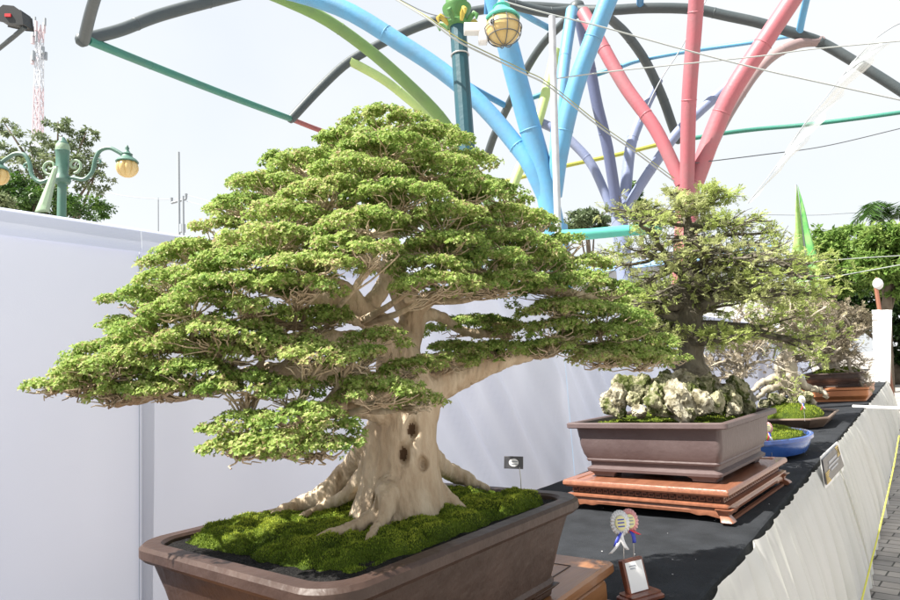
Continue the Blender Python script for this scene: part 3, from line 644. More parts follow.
rosette('rosette', wt+pr_*.012, dep(629, 521, k+.02), .029, 'pinkrib', 'gilt', [(.02, .012, 'ribred', 0), (.004, .03, 'ribblue', .002)], 'pink rosette with a red tail on a wire above the wooden plaque')

# ------------------------------------------------------------------ second bonsai: rocks in a mauve pot on a redwood stand
rt2 = math.radians(-4)
S2 = np.array([-.845, 2.67, TZ+.005]); R2 = rotz(rt2)
st = thing('wooden_stand', S2, 'carved red lacquered stand with curved feet under the rock planted bonsai', 'stand')
hx2, hy2, zt = .318, .405, .112
def L2(v): return np.asarray(v, float) @ R2.T+S2
def bl(b, m, name, parent=st, **k): b.v = [v @ R2.T+S2 for v in b.v]; return b.build(name, Mt[m], parent, **k)
b = MB(); b.loft([(hx2-.012, hy2-.012, .006, zt-.026), (hx2-.004, hy2-.004, .006, zt-.022), (hx2, hy2, .006, zt-.017), (hx2, hy2, .006, zt-.007), (hx2-.004, hy2-.004, .006, zt), (hx2-.04, hy2-.04, .004, zt), (hx2-.043, hy2-.043, .004, zt-.003), (.01, .01, .001, zt-.003)], (0, 0, 0)); bl(b, 'redwood', 'top', smooth=30)
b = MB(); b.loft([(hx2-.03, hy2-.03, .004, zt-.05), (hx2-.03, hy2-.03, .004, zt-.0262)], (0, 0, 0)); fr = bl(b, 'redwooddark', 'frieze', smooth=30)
for s in (-1, 1):      # fretwork keys standing proud of the frieze, one strip per side
    b = MB()
    for x in np.arange(-hx2+.05, hx2-.04, .026):
        y = s*(hy2-.0285)
        for (cx, cz, w, h) in [(x-.009, zt-.032, .016, .004), (x-.009, zt-.045, .016, .004), (x-.017, zt-.0385, .003, .017), (x+.001, zt-.042, .003, .008)]: b.box((cx, y, cz), (w, .003, h))
    bl(b, 'redwood', 'fretwork', fr); b = MB()
    for y in np.arange(-hy2+.05, hy2-.04, .026):
        x = s*(hx2-.0285)
        for (cy, cz, w, h) in [(y-.009, zt-.032, .016, .004), (y-.009, zt-.045, .016, .004), (y-.017, zt-.0385, .003, .017), (y+.001, zt-.042, .003, .008)]: b.box((x, cy, cz), (.003, w, h))
    bl(b, 'redwood', 'fretwork', fr)
b = MB(); b.loft([(hx2-.016, hy2-.016, .006, zt-.066), (hx2-.008, hy2-.008, .006, zt-.06), (hx2-.008, hy2-.008, .006, zt-.054), (hx2-.02, hy2-.02, .006, zt-.0502)], (0, 0, 0)); bl(b, 'redwood', 'moulding', smooth=30)
def apron(axis, s):
    """curved apron board between two feet"""
    b = MB(); hl = (hx2 if axis == 0 else hy2)-.03; off = (hy2 if axis == 0 else hx2)-.018; G = []
    for u in np.linspace(-hl, hl, 61):
        e = hl-abs(u); low = zt-.086-.012*math.exp(-(e/.05)**2)-.006*(0.5+.5*math.cos(min(1, abs(e-.085)/.035)*PI))
        G.append((u, low))
    V = []; 
    for u, low in G:
        for (o, z) in ((off-.012, zt-.0663), (off, zt-.0663), (off+.003, (low+zt-.066)/2), (off, low), (off-.012, low)):
            V.append((u, s*o, z) if axis == 0 else (s*o, u, z))
    m = len(G); b.add(V, [(i*5+j, i*5+(j+1) % 5, (i+1)*5+(j+1) % 5, (i+1)*5+j) for i in range(m-1) for j in range(5)]+[tuple(range(5)), tuple(range((m-1)*5, m*5))])
    bl(b, 'redwood', 'apron', smooth=30)
for ax in (0, 1):
    for s in (-1, 1): apron(ax, s)
for sx in (-1, 1):
    for sy in (-1, 1):
        b = MB(); secs = []
        for z, o, w in ((0, .012, .016), (.008, .016, .021), (.016, .012, .019), (.026, .002, .016), (.036, .0, .02), (.047, .006, .028)): secs.append((w, w, .005, z, o))
        V = []; n = 0; cx, cy = sx*(hx2-.03), sy*(hy2-.03)
        bb = MB(); bb.loft([(w, w, c_, z) for w, _, c_, z, o in secs], (cx, cy, 0)); nn = len(bb.v[0])//len(secs)
        for i, sct in enumerate(secs): bb.v[0][i*nn:(i+1)*nn, :2] += np.array([sx, sy])*sct[4]
        bl(bb, 'redwood', 'foot', smooth=30)
for s in (-1, 1):
    b = MB(); b.box((s*(hx2-.02), 0, .004), (.014, 2*hy2-.1, .008)); bl(b, 'redwood', 'stretcher')

bon2 = thing('bonsai', S2+np.array([0, 0, zt]), 'bonsai with dark branches and pale green sprigs among rocks in a mauve pot', 'bonsai', 'bonsai trees lined up on the table')
C2 = S2+np.array([0, 0, zt-.002]); PH2 = .218
zs2 = rim_pot(bon2, C2, .318, .345, PH2, rt2, Mt['mauve'], lip=.024, style='belly', cr=.03)
moss_patch(bon2, C2, .255, .29, zs2, rt2, .02, 6000, 12, thr=.006, seed=8.1, blade=.007)
def rock(c, sx, sy, sz, seed, m, parent, rough=.8):
    bm = bmesh.new(); bmesh.ops.create_icosphere(bm, subdivisions=4, radius=1)
    V = np.array([v.co[:] for v in bm.verts]); Fs = [[v.index for v in f.verts] for f in bm.faces]; bm.free()
    # chipped by random planes, then pitted
    rr_ = np.random.default_rng(int(seed*10)+3)
    for _ in range(9):
        nrm = unit(rr_.normal(size=3)); dcut = rr_.uniform(.5, .85); e = V @ nrm-dcut; V = V-np.outer(np.maximum(e, 0)*.93, nrm)
    n1 = fnoise(V, 1.6, seed); n2 = fnoise(V, 4.4, seed+5); n3 = fnoise(V, 10., seed+9)
    r = 1+rough*(.35*n1-.42*np.abs(n2)+.2*n3)
    V = V*r[:, None]*np.array([sx, sy, sz]) @ rotz(seed).T+np.asarray(c); b = MB(); b.add(V, Fs); return b.build('rock', Mt[m], parent, smooth=50)
rk = [(604,410,-.20,13,1.0,'rock2'),(616,401,-.12,14,1.2,'rock'),(626,393,.02,15,1.2,'rock2'),(641,388,.05,15,1.1,'rock2'),(651,400,-.26,15,1.05,'rock2'),(664,398,-.1,14,1.2,'rock2'),(679,403,-.29,16,1.3,'rock'),(700,405,-.27,13,1.0,'rock'),(715,405,-.24,12,1.0,'rock2'),(690,388,.0,20,1.0,'rock2'),(710,392,.02,17,1.0,'rock'),(668,384,.02,16,.9,'rock2'),(728,400,-.05,15,1.1,'rock2'),(741,391,.12,13,1.1,'rock2'),(628,413,-.28,8,.9,'rock'),(643,412,-.3,7,.8,'rock2'),(732,411,-.16,9,.9,'rock'),(752,399,.2,12,1.2,'rock3'),(661,412,-.31,8,.9,'rock2'),(689,411,-.31,8,.8,'rock2'),(722,393,.05,12,.9,'rock'),(609,398,.02,11,1,'rock'),(700,378,.02,15,.8,'rock2'),(679,379,.0,15,.8,'rock'),(659,386,.04,11,1.,'rock'),(635,400,-.15,10,1.1,'rock2'),(746,408,.0,9,.9,'rock2'),(690,396,-.2,12,1,'rock2')]
for i, (x, y, d, s_, hgt, m) in enumerate(rk):
    k = 2.60+d; P = dep(x, y, k); s_ = s_*k/F*1.12
    q = (P-C2) @ R2; q[0] = np.clip(q[0], -.285+s_*.6, .285-s_*.6); q[1] = np.clip(q[1], -.31+s_*.6, .31-s_*.6)
    rock(q @ R2.T+C2, s_, s_*.95, s_*hgt, i*1.7, m, bon2)

# ------------------------------------------------------------------ branching trees
class Tree:
    """trunk rows (x,y,z,r); branches spread in flat layers; foliage sprigs at the twig ends"""
    def __init__(s, parent, bark, seed): s.p = parent; s.bark = bark; s.g = np.random.default_rng(seed); s.trunk = None
    def make_trunk(s, rows, n=26, rough=.12):
        B = spline(rows, n); b = MB(); P, R = B[:, :3], B[:, 3]
        R = R*(1+rough*s.g.normal(size=n)); b.tube(P, R, 12); V = b.v[0]; c = P.repeat(12, 0); d = V-c
        V[:] = c+d*(1+.28*fnoise(V, 30, 4)+.25*fnoise(V, 90, 2))[:, None]; s.tr = B
        s.tobj = b.build('trunk', Mt[s.bark], s.p, smooth='all'); return s.tobj
    def wander(s, a, dirv, L, r0_, r1_, n, kink, lift=0., zk=1.):
        P = [a]; d = unit(np.array(dirv, float))
        for i in range(n):
            d = unit(d*np.array([1, 1, .6+.4*zk])+s.g.normal(size=3)*kink*np.array([1, 1, zk])+np.array([0, 0, lift])); P.append(P[-1]+d*L/n)
        return np.array(P), np.linspace(r0_, r1_, n+1)
    def branch(s, a, dirv, L, r, nsec, ntw, flatness=.35, kink=.28, droop=.0, twl=.4, sides=6, minr=.0012, up=.25, zk=1.):
        g = s.g; b = MB(); tips = []
        P, R = s.wander(a, dirv, L, r, r*.28, 9, kink, droop, zk); Q = spline(np.concatenate([P, R[:, None]], 1), 20); b.tube(Q[:, :3], Q[:, 3], sides, caps=False)
        tips.append((Q[-1, :3], Q[-1, :3]-Q[-3, :3]))
        for j in range(nsec):
            t = g.uniform(.18, .98); i = int(t*19); base = Q[i, :3]; fwd = unit(Q[min(19, i+1), :3]-Q[i-1, :3]); side = unit(np.cross(fwd, (0, 0, 1.)))*(1 if j % 2 else -1)
            d = unit(fwd*.6+side*g.uniform(.4, 1.1)+np.array([0, 0, g.normal()*flatness*.5+up*g.uniform(0, 1)])); l2 = L*g.uniform(.22, .5)*(1.15-t*.55); r2 = max(minr, Q[i, 3]*.5)
            P2, R2_ = s.wander(base, d, l2, r2, minr, 6, kink*.9, up*.1, zk); b.tube(P2, R2_, 5 if sides > 5 else 4, caps=False); tips.append((P2[-1], P2[-1]-P2[-2]))
            for q in range(ntw):
                i2 = g.integers(1, 6); f2 = unit(P2[i2]-P2[i2-1]); s2 = unit(np.cross(f2, (0, 0, 1.)))*(1 if q % 2 else -1)
                d3 = unit(f2*.6+s2*g.uniform(.3, 1.)+np.array([0, 0, g.normal()*flatness+up])); P3, R3 = s.wander(P2[i2], d3, l2*g.uniform(.25, .55)*twl/.4, minr*1.0, minr*.6, 4, kink, 0); b.tube(P3, R3, 3, caps=False)
                tips.append((P3[-1], P3[-1]-P3[-2])); tips.append((P3[2], P3[2]-P3[1]))
        o = b.build('branch', Mt[s.bark], s.tobj, smooth='all'); return o, tips
    def sprigs(s, parent, tips, m, n, Lr, ll, lw, tone=.5, spread=.02, prob=1., name='foliage'):
        """feathery sprigs: leaflets in pairs along a short axis"""
        g = s.g; P, D, Nn, T = [], [], [], []
        for a, d in tips:
            if g.random() > prob: continue
            d = unit(d+g.normal(size=3)*.25*np.linalg.norm(d)); ct = tone+g.normal()*.16
            for q in range(n):
                ax = unit(d+g.normal(size=3)*.55+np.array([0, 0, .15])); b0 = a+g.normal(size=3)*spread*.35; Ls = Lr*g.uniform(.6, 1.2); side = unit(np.cross(ax, (0, 0, 1.)+g.normal(size=3)*.25))
                up_ = np.cross(side, ax); m_ = 6
                for j in range(m_):
                    p = b0+ax*Ls*j/m_
                    for sg in (-1, 1): P.append(p); D.append(side*sg+ax*.75+g.normal(size=3)*.15); Nn.append(up_+g.normal(size=3)*.3); T.append(ct+g.normal()*.1)
        if not P: return
        n_ = len(P); leaves(name, np.array(P), np.array(D), np.array(Nn), g.uniform(.7, 1.3, n_)*ll, g.uniform(.7, 1.2, n_)*lw, np.clip(T, 0, 1), Mt[m], parent)

def plane_pt(x, y, k): return dep(x, y, k)
# second bonsai tree
k2 = 2.62; px2 = k2/F
def row2(x, y, r, k=k2): return (*dep(x, y, k), r*px2)
tr = Tree(bon2, 'bark2', 21)
tr.make_trunk([row2(690, 388, 19), row2(690, 368, 15), row2(690, 345, 13.5), row2(688, 322, 12.5), row2(685, 298, 10), row2(689, 270, 7), row2(691, 245, 5.5), row2(687, 222, 4), row2(689, 204, 2.5), row2(690, 193, 1.2)], 30)
lat2 = unit(np.array([rt[0], rt[1], 0])); dp2 = unit(np.array([fw[0], fw[1], 0]))
def env2(y, side):     # half width of the crown (px) at height y on either side of the trunk
    T = [(190, 18, 18), (205, 48, 50), (225, 86, 80), (245, 92, 108), (265, 100, 128), (285, 90, 140), (305, 86, 138), (325, 72, 118), (345, 52, 70)]
    for (a, l1, r1), (c, l2_, r2_) in zip(T, T[1:]):
        if a <= y <= c:
            f = (y-a)/(c-a); return (l1+(l2_-l1)*f) if side < 0 else (r1+(r2_-r1)*f)
    return 30
g2 = np.random.default_rng(5)
for i in range(46):
    y = 196+(i+.5)/46*150; an = i*2.399963; ca, sa = math.cos(an), math.sin(an)
    j = np.argmin(np.abs((300-F*((tr.tr[:, :3]-CAM) @ up)/((tr.tr[:, :3]-CAM) @ fw))-y)); a = tr.tr[j, :3]
    Lm = env2(y, ca)*px2*math.sqrt(ca*ca+(.72*sa)**2)*g2.uniform(.95, 1.2)*(.78 if y < 228 else 1.); d = lat2*ca+dp2*sa+np.array([0, 0, .25 if y < 215 else .04])
    o, tips = tr.branch(a, d, Lm*1.06, max(.004, tr.tr[j, 3]*.5), 13, 5, flatness=.14, kink=.34, droop=.0, twl=.42, minr=.0014, up=.07, zk=.45)
    lower = y > 285
    pr = .27 if y < 280 else (.55 if ca > 0 else .34)
    tr.sprigs(o, tips, 'lime' if (ca > .25 and y > 262) or (i % 5 == 0) else 'sprig', 3, .034, .0105, .0052, .5, .014, pr)

# ------------------------------------------------------------------ farther bonsai
# blue oval pot with bare twiggy tree
B3 = np.array([-.80, 3.95, TZ+.005]); 
bon3 = thing('bonsai', B3, 'bare twiggy grey bonsai in an oval blue glazed pot with bright moss', 'bonsai', 'bonsai trees lined up on the table')
def oval_pot(parent, c, sx, sy, prof, m, foot=None):
    b = MB(); b.lathe(prof, c, 56, sx=sx, sy=sy); p = b.build('pot', Mt[m], parent, smooth=35)
    if foot:
        for a in (PI/4, 3*PI/4, 5*PI/4, 7*PI/4):
            b = MB(); q = np.array(c)+np.array([math.cos(a)*sx*foot[0], math.sin(a)*sy*foot[0], 0]); b.loft([(.03, .02, .008, 0), (.04, .03, .01, foot[1])], q, 0, 3); b.build('foot', Mt[m], p, smooth=30)
oval_pot(bon3, B3, .295, .40, [(.78, .014), (.86, .02), (.93, .06), (.95, .085), (.95, .09), (1., .094), (1., .112), (.97, .115), (.93, .112), (.91, .09), (.3, .085)], 'blue', (.7, .016))
b = MB(); b.lathe([(.92, .09), (.85, .1), (.5, .103), (.01, .104)], B3, 48, sx=.295, sy=.40); b.build('soil', Mt['soil'], bon3, smooth='all')
def oval_moss(parent, c, sx, sy, z, height, nb, seed, blade=.009):
    G = []
    def hg(x, y):
        r = math.hypot(x/sx, y/sy); return height*(max(0, 1-r**2.4))**.6*(.8+.5*mnoise.noise(Vector((x*7, y*7, seed))))+.012*mnoise.noise(Vector((x*22, y*22, seed)))-.006
    for x in np.linspace(-sx, sx, 60): G.append([(c[0]+x, c[1]+y, z+max(-.008, hg(x, y) if (x/sx)**2+(y/sy)**2 < 1 else -.008)) for y in np.linspace(-sy, sy, 60)])
    b = MB(); b.grid(G); mo = b.build('moss', Mt['moss'], parent, smooth='all'); P = []
    while len(P) < nb:
        x, y = rng.uniform(-sx, sx), rng.uniform(-sy, sy)
        if (x/sx)**2+(y/sy)**2 < .97 and hg(x, y) > 0: P.append((c[0]+x, c[1]+y, z+hg(x, y)))
    P = np.array(P); D = unit(rng.normal(size=P.shape)*.5+np.array([0, 0, 1.])); V, Q = leaf_quads(P, D, rng.normal(size=P.shape), rng.uniform(.6, 1.4, nb)*blade, rng.uniform(.6, 1.2, nb)*blade*.3)
    o = fast_mesh('moss_blades', V, Q, Mt['mossblade'], mo, np.clip(.6+rng.normal(size=nb)*.2, 0, 1)); o['kind'] = 'stuff'
oval_moss(bon3, B3+np.array([.03, .05, 0]), .21, .27, B3[2]+.102, .05, 7000, 4)
k3 = 3.62; p3 = k3/F
def row(x, y, r, k): return (*dep(x, y, k), r*k/F)
tr = Tree(bon3, 'bark3', 31); tr.make_trunk([row(741, 428, 8, k3), row(741, 408, 6, k3), row(737, 388, 5, k3), row(740, 368, 4, k3), row(736, 350, 3, k3), row(739, 335, 1.5, k3)], 20)
for i in range(20):
    y = 338+(i+.5)/20*42; an = i*2.4; ca, sa = math.cos(an), math.sin(an); j = np.argmin(np.abs((300-F*((tr.tr[:, :3]-CAM) @ up)/((tr.tr[:, :3]-CAM) @ fw))-y))
    o, tips = tr.branch(tr.tr[j, :3], lat2*ca+dp2*sa+np.array([0, 0, .35]), 52*p3*(.65+.35*(y-335)/45), max(.003, tr.tr[j, 3]*.5), 8, 5, flatness=.5, kink=.3, minr=.0016, up=.35, droop=.02)
    tr.sprigs(o, tips, 'drytwig', 2, .02, .008, .004, .35, .01, .6, 'buds')

# brown tray with exposed pale roots
B4 = np.array([-.84, 5.75, TZ+.005])
bon4 = thing('bonsai', B4, 'bonsai with writhing pale roots on a mossy mound in a shallow brown tray', 'bonsai', 'bonsai trees lined up on the table')
b = MB(); hx, hy, q = .27, .50, .1
oct_ = lambda f, z: [((hx*f)*sx_, (hy*f)*sy_, z) for sx_, sy_ in ((1, .72), (.62, 1), (-.62, 1), (-1, .72), (-1, -.72), (-.62, -1), (.62, -1), (1, -.72))]
sec = [oct_(.8, .0), oct_(.82, .012), oct_(.97, .062), oct_(1., .066), oct_(1., .08), oct_(.95, .08), oct_(.93, .06), oct_(.4, .058)]
b.add(np.concatenate(sec)+B4, [(i*8+j, i*8+(j+1) % 8, i*8+8+(j+1) % 8, i*8+8+j) for i in range(7) for j in range(8)]+[tuple(range(8))[::-1], tuple(range(56, 64))], 0, False); b.build('pot', Mt['brownpot'], bon4, smooth=20, bevel=.004)
b = MB(); b.add(np.array(oct_(.945, .066)+[(0, 0, .07)])+B4, [(j, (j+1) % 8, 8) for j in range(8)]); b.build('soil', Mt['soil'], bon4)
oval_moss(bon4, B4+np.array([0, -.08, 0]), .21, .34, B4[2]+.066, .13, 5000, 14, .011)
kt = 5.12
for pts in ([(788, 375, 7), (776, 386, 5), (766, 389, 4), (758, 398, 2.5)], [(790, 378, 7), (797, 392, 5), (806, 398, 3.5), (816, 404, 2.5)], [(787, 378, 6), (784, 392, 4), (779, 400, 3), (771, 404, 2)], [(792, 380, 5), (793, 396, 4), (800, 408, 3), (803, 414, 2)], [(786, 374, 6), (770, 380, 4), (760, 384, 3), (752, 392, 2)], [(794, 378, 6), (808, 388, 4), (820, 390, 3), (828, 398, 2)]):
    A = np.array([row(x, y, r, kt-.12*i/3) for i, (x, y, r) in enumerate(pts)]); Bq = spline(A, 16); b = MB(); b.tube(Bq[:, :3]+rng.normal(size=(16, 3))*.006, Bq[:, 3], 7); b.build('root', Mt['bark3'], bon4, smooth='all')
for i, (x, y, sz, m) in enumerate(((776, 398, 9, 'rock2'), (796, 402, 10, 'rock2'), (812, 408, 8, 'rock3'), (784, 410, 8, 'rock2'), (806, 396, 8, 'rock2'), (764, 404, 8, 'rock2'), (822, 412, 6, 'rock2'))):
    q = dep(x, y, kt-.1); s_ = sz*kt/F; q[0] = max(B4[0]-.2, min(B4[0]+.15, q[0])); rock(q, s_, s_, s_*.8, 40+i*1.3, m, bon4)
tr = Tree(bon4, 'bark3', 41); tr.make_trunk([row(789, 388, 8, kt), row(789, 372, 8, kt), row(786, 355, 6, kt), row(791, 335, 5, kt), row(785, 312, 3.5, kt), row(788, 292, 1.5, kt)], 22)
for i in range(26):
    y = 296+(i+.5)/26*58; an = i*2.4; ca, sa = math.cos(an), math.sin(an); j = np.argmin(np.abs((300-F*((tr.tr[:, :3]-CAM) @ up)/((tr.tr[:, :3]-CAM) @ fw))-y))
    o, tips = tr.branch(tr.tr[j, :3], lat2*ca+dp2*sa+np.array([0, 0, .15]), 62*kt/F*(.55+.45*(y-292)/60), max(.004, tr.tr[j, 3]*.5), 9, 5, flatness=.45, kink=.3, minr=.0024, up=.2)
    tr.sprigs(o, tips, 'lime' if i % 3 else 'drytwig', 2, .035, .012, .006, .5, .015, .5)

# dark rectangular pot on an orange stand
B5 = np.array([-.80, 8.9, TZ+.005])
t = thing('wooden_stand', B5, 'plain orange wooden stand under the dark pot far along the table', 'stand')
b = MB(); b.loft([(.30, .62, .02, .0), (.30, .62, .02, .02), (.33, .66, .02, .06), (.33, .66, .02, .12), (.31, .64, .02, .125)], B5); b.build('base', Mt['orange'], t, smooth=30)
b = MB(); b.loft([(.34, .67, .02, .1255), (.34, .67, .02, .15)], B5); b.build('top', Mt['orange'], t, smooth=30, bevel=.004)
bon5 = thing('bonsai', B5+np.array([0, 0, .151]), 'wide greyish brown twiggy bonsai in a dark rectangular pot on an orange stand', 'bonsai', 'bonsai trees lined up on the table')
zs5 = rim_pot(bon5, B5+np.array([0, 0, .151]), .31, .6, .17, 0, Mt['darkpot'], lip=.03, style='belly', cr=.04, feet=False, soil_drop=.015)
oval_moss(bon5, B5+np.array([0, 0, 0]), .25, .5, zs5, .08, 3000, 24, .014)
k5 = depth(B5)-.1
tr = Tree(bon5, 'bark3', 51); tr.make_trunk([row(832, 386, 14, k5), row(831, 374, 10, k5), row(829, 360, 7, k5), row(833, 342, 5, k5), row(830, 325, 3, k5), row(832, 308, 1.2, k5)], 22)
for a in range(5):
    e = np.array([math.cos(a*1.3), math.sin(a*1.3), 0]); P0 = dep(832, 380, k5); b = MB(); b.tube(spline([P0+e*.04, P0+e*.16-np.array([0, 0, .05]), P0+e*.30-np.array([0, 0, .10])], 10), np.linspace(.06, .015, 10), 8); b.build('root', Mt['bark3'], bon5, smooth='all')
for i in range(30):
    y = 312+(i+.5)/30*54; an = i*2.4; ca, sa = math.cos(an), math.sin(an); j = np.argmin(np.abs((300-F*((tr.tr[:, :3]-CAM) @ up)/((tr.tr[:, :3]-CAM) @ fw))-y))
    o, tips = tr.branch(tr.tr[j, :3], lat2*ca+dp2*sa*.8+np.array([0, 0, .25]), 58*k5/F*(.5+.5*(y-308)/52), max(.006, tr.tr[j, 3]*.5), 11, 6, flatness=.5, kink=.3, minr=.0034, up=.3)
    tr.sprigs(o, tips, 'drytwig', 2, .05, .016, .008, .55, .03, .5, 'buds')

# white cloth hung across the far end of the table, rusty pole and bulb
b = MB(); G = []
for u in np.linspace(0, 1, 26):
    r_ = []
    for v in np.linspace(0, 1, 20):
        p = onY(872+20*u+2*v*(1-u)-1.5*v*u, 310+74*v, 13.25); p = p+np.array([0, .03*math.sin(u*14+v*2), 0])-np.array([0, .25*math.sin(v*2.2)*u, 0]); r_.append(p)
    G.append(r_)
b.grid(G); b.build('end_cloth', Mt['white'], smooth='all', solid=.006, label='white cloth hanging upright at the far end of the table', cat='cloth')
P = onY(884, 340, 13.6); t = thing('bulb_pole', (P[0], 13.6, 0), 'thin rusty pole with a white bulb at the far table end', 'pole')
b = MB(); b.tube([(P[0], 13.6, 0), (P[0], 13.6, onY(884, 286, 13.6)[2])], .035, 8); b.build('pole', Mt['redpole'], t)
q = onY(878, 284, 13.6); b = MB(); b.lathe([(.03, -.1), (.07, -.06), (.085, 0), (.07, .06), (.03, .1)], q, 14); b.build('bulb', Mt['white'], t)
b = MB(); b.tube([q+np.array([0, 0, .12]), np.array([P[0], 13.6, q[2]+.08])], .015, 6); b.build('bracket', Mt['redpole'], t)

# rosettes on the far pots
for (x, y, k, m1, lab) in ((768, 428, 3.25, 'pinkrib', 'pink rosette in front of the blue pot'), (802, 400, 4.4, 'ribwhite', 'white rosette beside the roots in the brown tray'), (838, 380, 8.1, 'ribwhite', 'white rosette in front of the dark pot')):
    top = dep(x, y, k); base = top.copy(); base[2] = TZ+.006 if k < 4 or k > 6 else B4[2]+.08
    rosette('rosette', base, top, .03 if k < 6 else .06, m1, 'gilt', [(-.02, .05, 'ribred', .004), (.012, .045, 'ribwhite', -.004), (.002, .03, 'ribblue', .002)], lab)

# white cloth scraps pinned behind the blue pot's tree (seen between trunks): folded paper notices on the screen are left as part of the screens
# placard pinned on the skirt
qd = [onX(x, y, XE+.055) for x, y in ((822, 460), (837, 445), (843.5, 466), (826, 485))]
big = [onX(x, y, XE+.05) for x, y in ((820.5, 457), (837.5, 441.5), (846, 468), (825.5, 489))]
t = thing('placard', (qd[0]+qd[2])/2, 'dark placard with gold corners and grey lettering pinned on the skirt', 'placard')
off = np.array([.003, 0, 0])
b = MB(); b.hexa([*big, *[p-off for p in big]]); b.build('paper', Mt['card'], t)
b = MB(); b.hexa([p+off for p in qd]+[p-off*.3 for p in qd]); b.build('panel', Mt['signblack'], t)
def qp(u, v): return (qd[0]*(1-u)+qd[1]*u)*(1-v)+(qd[3]*(1-u)+qd[2]*u)*v+off*1.3
def qbar(b, u0_, u1, v0, v1): V = [qp(u0_, v0), qp(u1, v0), qp(u1, v1), qp(u0_, v1)]; b.hexa(V+[p+off*.4 for p in V])
b = MB()
for u0_, u1, v0, v1 in ((.25, .75, .26, .36), (.2, .8, .44, .52), (.3, .7, .6, .68)): qbar(b, u0_, u1, v0, v1)
b.build('lettering', Mt['signtext'], t)
b = MB()
for cu, cv, su, sv in ((0, 1, 1, -1), (1, 0, -1, 1), (.0, .55, 1, 1), (1., .42, -1, -1)):
    for a in np.linspace(0, 1, 6): w = .22*(1-a*.75); qbar(b, *sorted((cu+su*.02, cu+su*(w))), *sorted((cv+sv*.36*a, cv+sv*(.36*a+.05))))
b.build('gold_ornament', Mt['signgold'], t)

# cords by the pavement
b = MB(); A = [dep(x, y, k) for x, y, k in ((899, 436, 4.6), (893, 470, 4.0), (880, 527, 3.3), (868, 575, 2.9), (852, 640, 2.5))]; b.tube(spline(A, 24), .004, 6); b.build('barrier_cord', Mt['yrope'], label='yellow cord stretched above the pavers beside the skirt', cat='cord')
b = MB(); A = [dep(853, 406.5, 6.2), dep(880, 407.6, 6.0), dep(925, 409, 5.8)]; b.tube(A, .016, 10); b.build('white_pipe', Mt['white'], label='thin white pipe sticking out level across the table edge', cat='pipe')

# ------------------------------------------------------------------ painted steel roof frame on branching columns
def pipe(parent, name, m, pts, w, n=28, label=None, sides=14):
    """pts = (x, y, distance); w = width in px (or a pair for a taper)"""
    A = np.array([dep(x, y, k) for x, y, k in pts]); ks = np.array([k for _, _, k in pts]); w0, w1 = w if isinstance(w, tuple) else (w, w)
    R = np.linspace(w0, w1, len(pts))*ks/F/2; Bq = spline(np.concatenate([A, R[:, None]], 1), n); b = MB(); b.tube(Bq[:, :3], Bq[:, 3], sides)
    # weld rings at the joints between pipe lengths
    o = b.build(name, Mt[m], parent, smooth=40, label=label); L_ = np.linalg.norm(np.diff(Bq[:, :3], axis=0), axis=1).sum()
    if L_ > 1.2 and w0 > 8:
        for f in (.37, .71):
            i = int(f*(n-1)); b = MB(); d = unit(Bq[i+1, :3]-Bq[i, :3]); b.tube([Bq[i, :3]-d*.008, Bq[i, :3]-d*.004, Bq[i, :3]+d*.004, Bq[i, :3]+d*.008], [Bq[i, 3]*.99, Bq[i, 3]*1.05, Bq[i, 3]*1.05, Bq[i, 3]*.99], sides, caps=False); b.build('weld_ring', Mt[m], o, smooth=60)
    return o
def column(name, label, node, k, w, m, pipes, foot=None):
    N0 = dep(*node, k); B0 = N0 if foot is None else dep(*foot, k); t = thing(name, (B0[0], B0[1], 0), label, 'column', 'branching steel columns of the roof')
    r = w*k/F/2; b = MB(); b.tube([(B0[0], B0[1], 0), (B0[0]*.5+N0[0]*.5, B0[1]*.5+N0[1]*.5, N0[2]*.5), (N0[0], N0[1], N0[2]+.06)], r, 18); b.build('post', Mt[m], t, smooth=40)
    b = MB(); b.lathe([(r*2, 0), (r*2, .03), (r*1.1, .04), (r*1.05, .12)], (B0[0], B0[1], .004), 20); b.build('base_plate', Mt['grey'], t, smooth=30)
    for (mm, pts, ww) in pipes: pipe(t, 'strut', mm, pts, ww)
    return t
column('branching_column', 'sky blue branching steel column right behind the largest bonsai', (557, 232), 6.0, 22, 'bluepipe', [
    ('bluepipe', [(556, 236, 6), (541, 168, 6), (525, 110, 5.95), (508, 46, 5.85), (493, -12, 5.75), (486, -45, 5.7)], 22),
    ('bluepipe', [(553, 196, 6.04), (560, 150, 5.9), (575, 88, 5.8), (598, 26, 5.7), (626, -45, 5.6)], 18),
    ('bluepipe', [(552, 190, 6.1), (557, 130, 6.5), (564, 64, 6.9), (572, 10, 7.2)], 12),
    ('bluepipe', [(553, 216, 6.0), (543, 192, 6.0), (531, 167, 6.0), (517, 146, 6.05), (481, 104, 6.15), (441, 70, 6.25), (402, 44, 6.3), (352, 13, 6.35), (310, -3, 6.4), (260, -16, 6.4)], 17)])
column('branching_column', 'pink branching steel column rising above the rock planted bonsai', (689, 190), 6.5, 22, 'pink', [
    ('pink', [(682, 184, 6.5), (656, 130, 6.6), (625, 86, 6.75), (600, 42, 6.9), (583, 12, 7.1)], 13),
    ('pink', [(687, 188, 6.45), (689, 100, 6.2), (695, 20, 6.0), (699, -45, 5.8)], (14, 15)),
    ('pink', [(694, 184, 6.5), (716, 126, 6.4), (734, 88, 6.3), (770, 33, 6.15), (812, -30, 6.0)], (18, 18)),
    ('greypink', [(703, 168, 6.56), (722, 126, 6.7), (741, 94, 6.8), (758, 70, 6.9), (777, 53, 6.95), (800, 43, 7.0), (822, 41, 7.0)], 10)], foot=(652, 300))
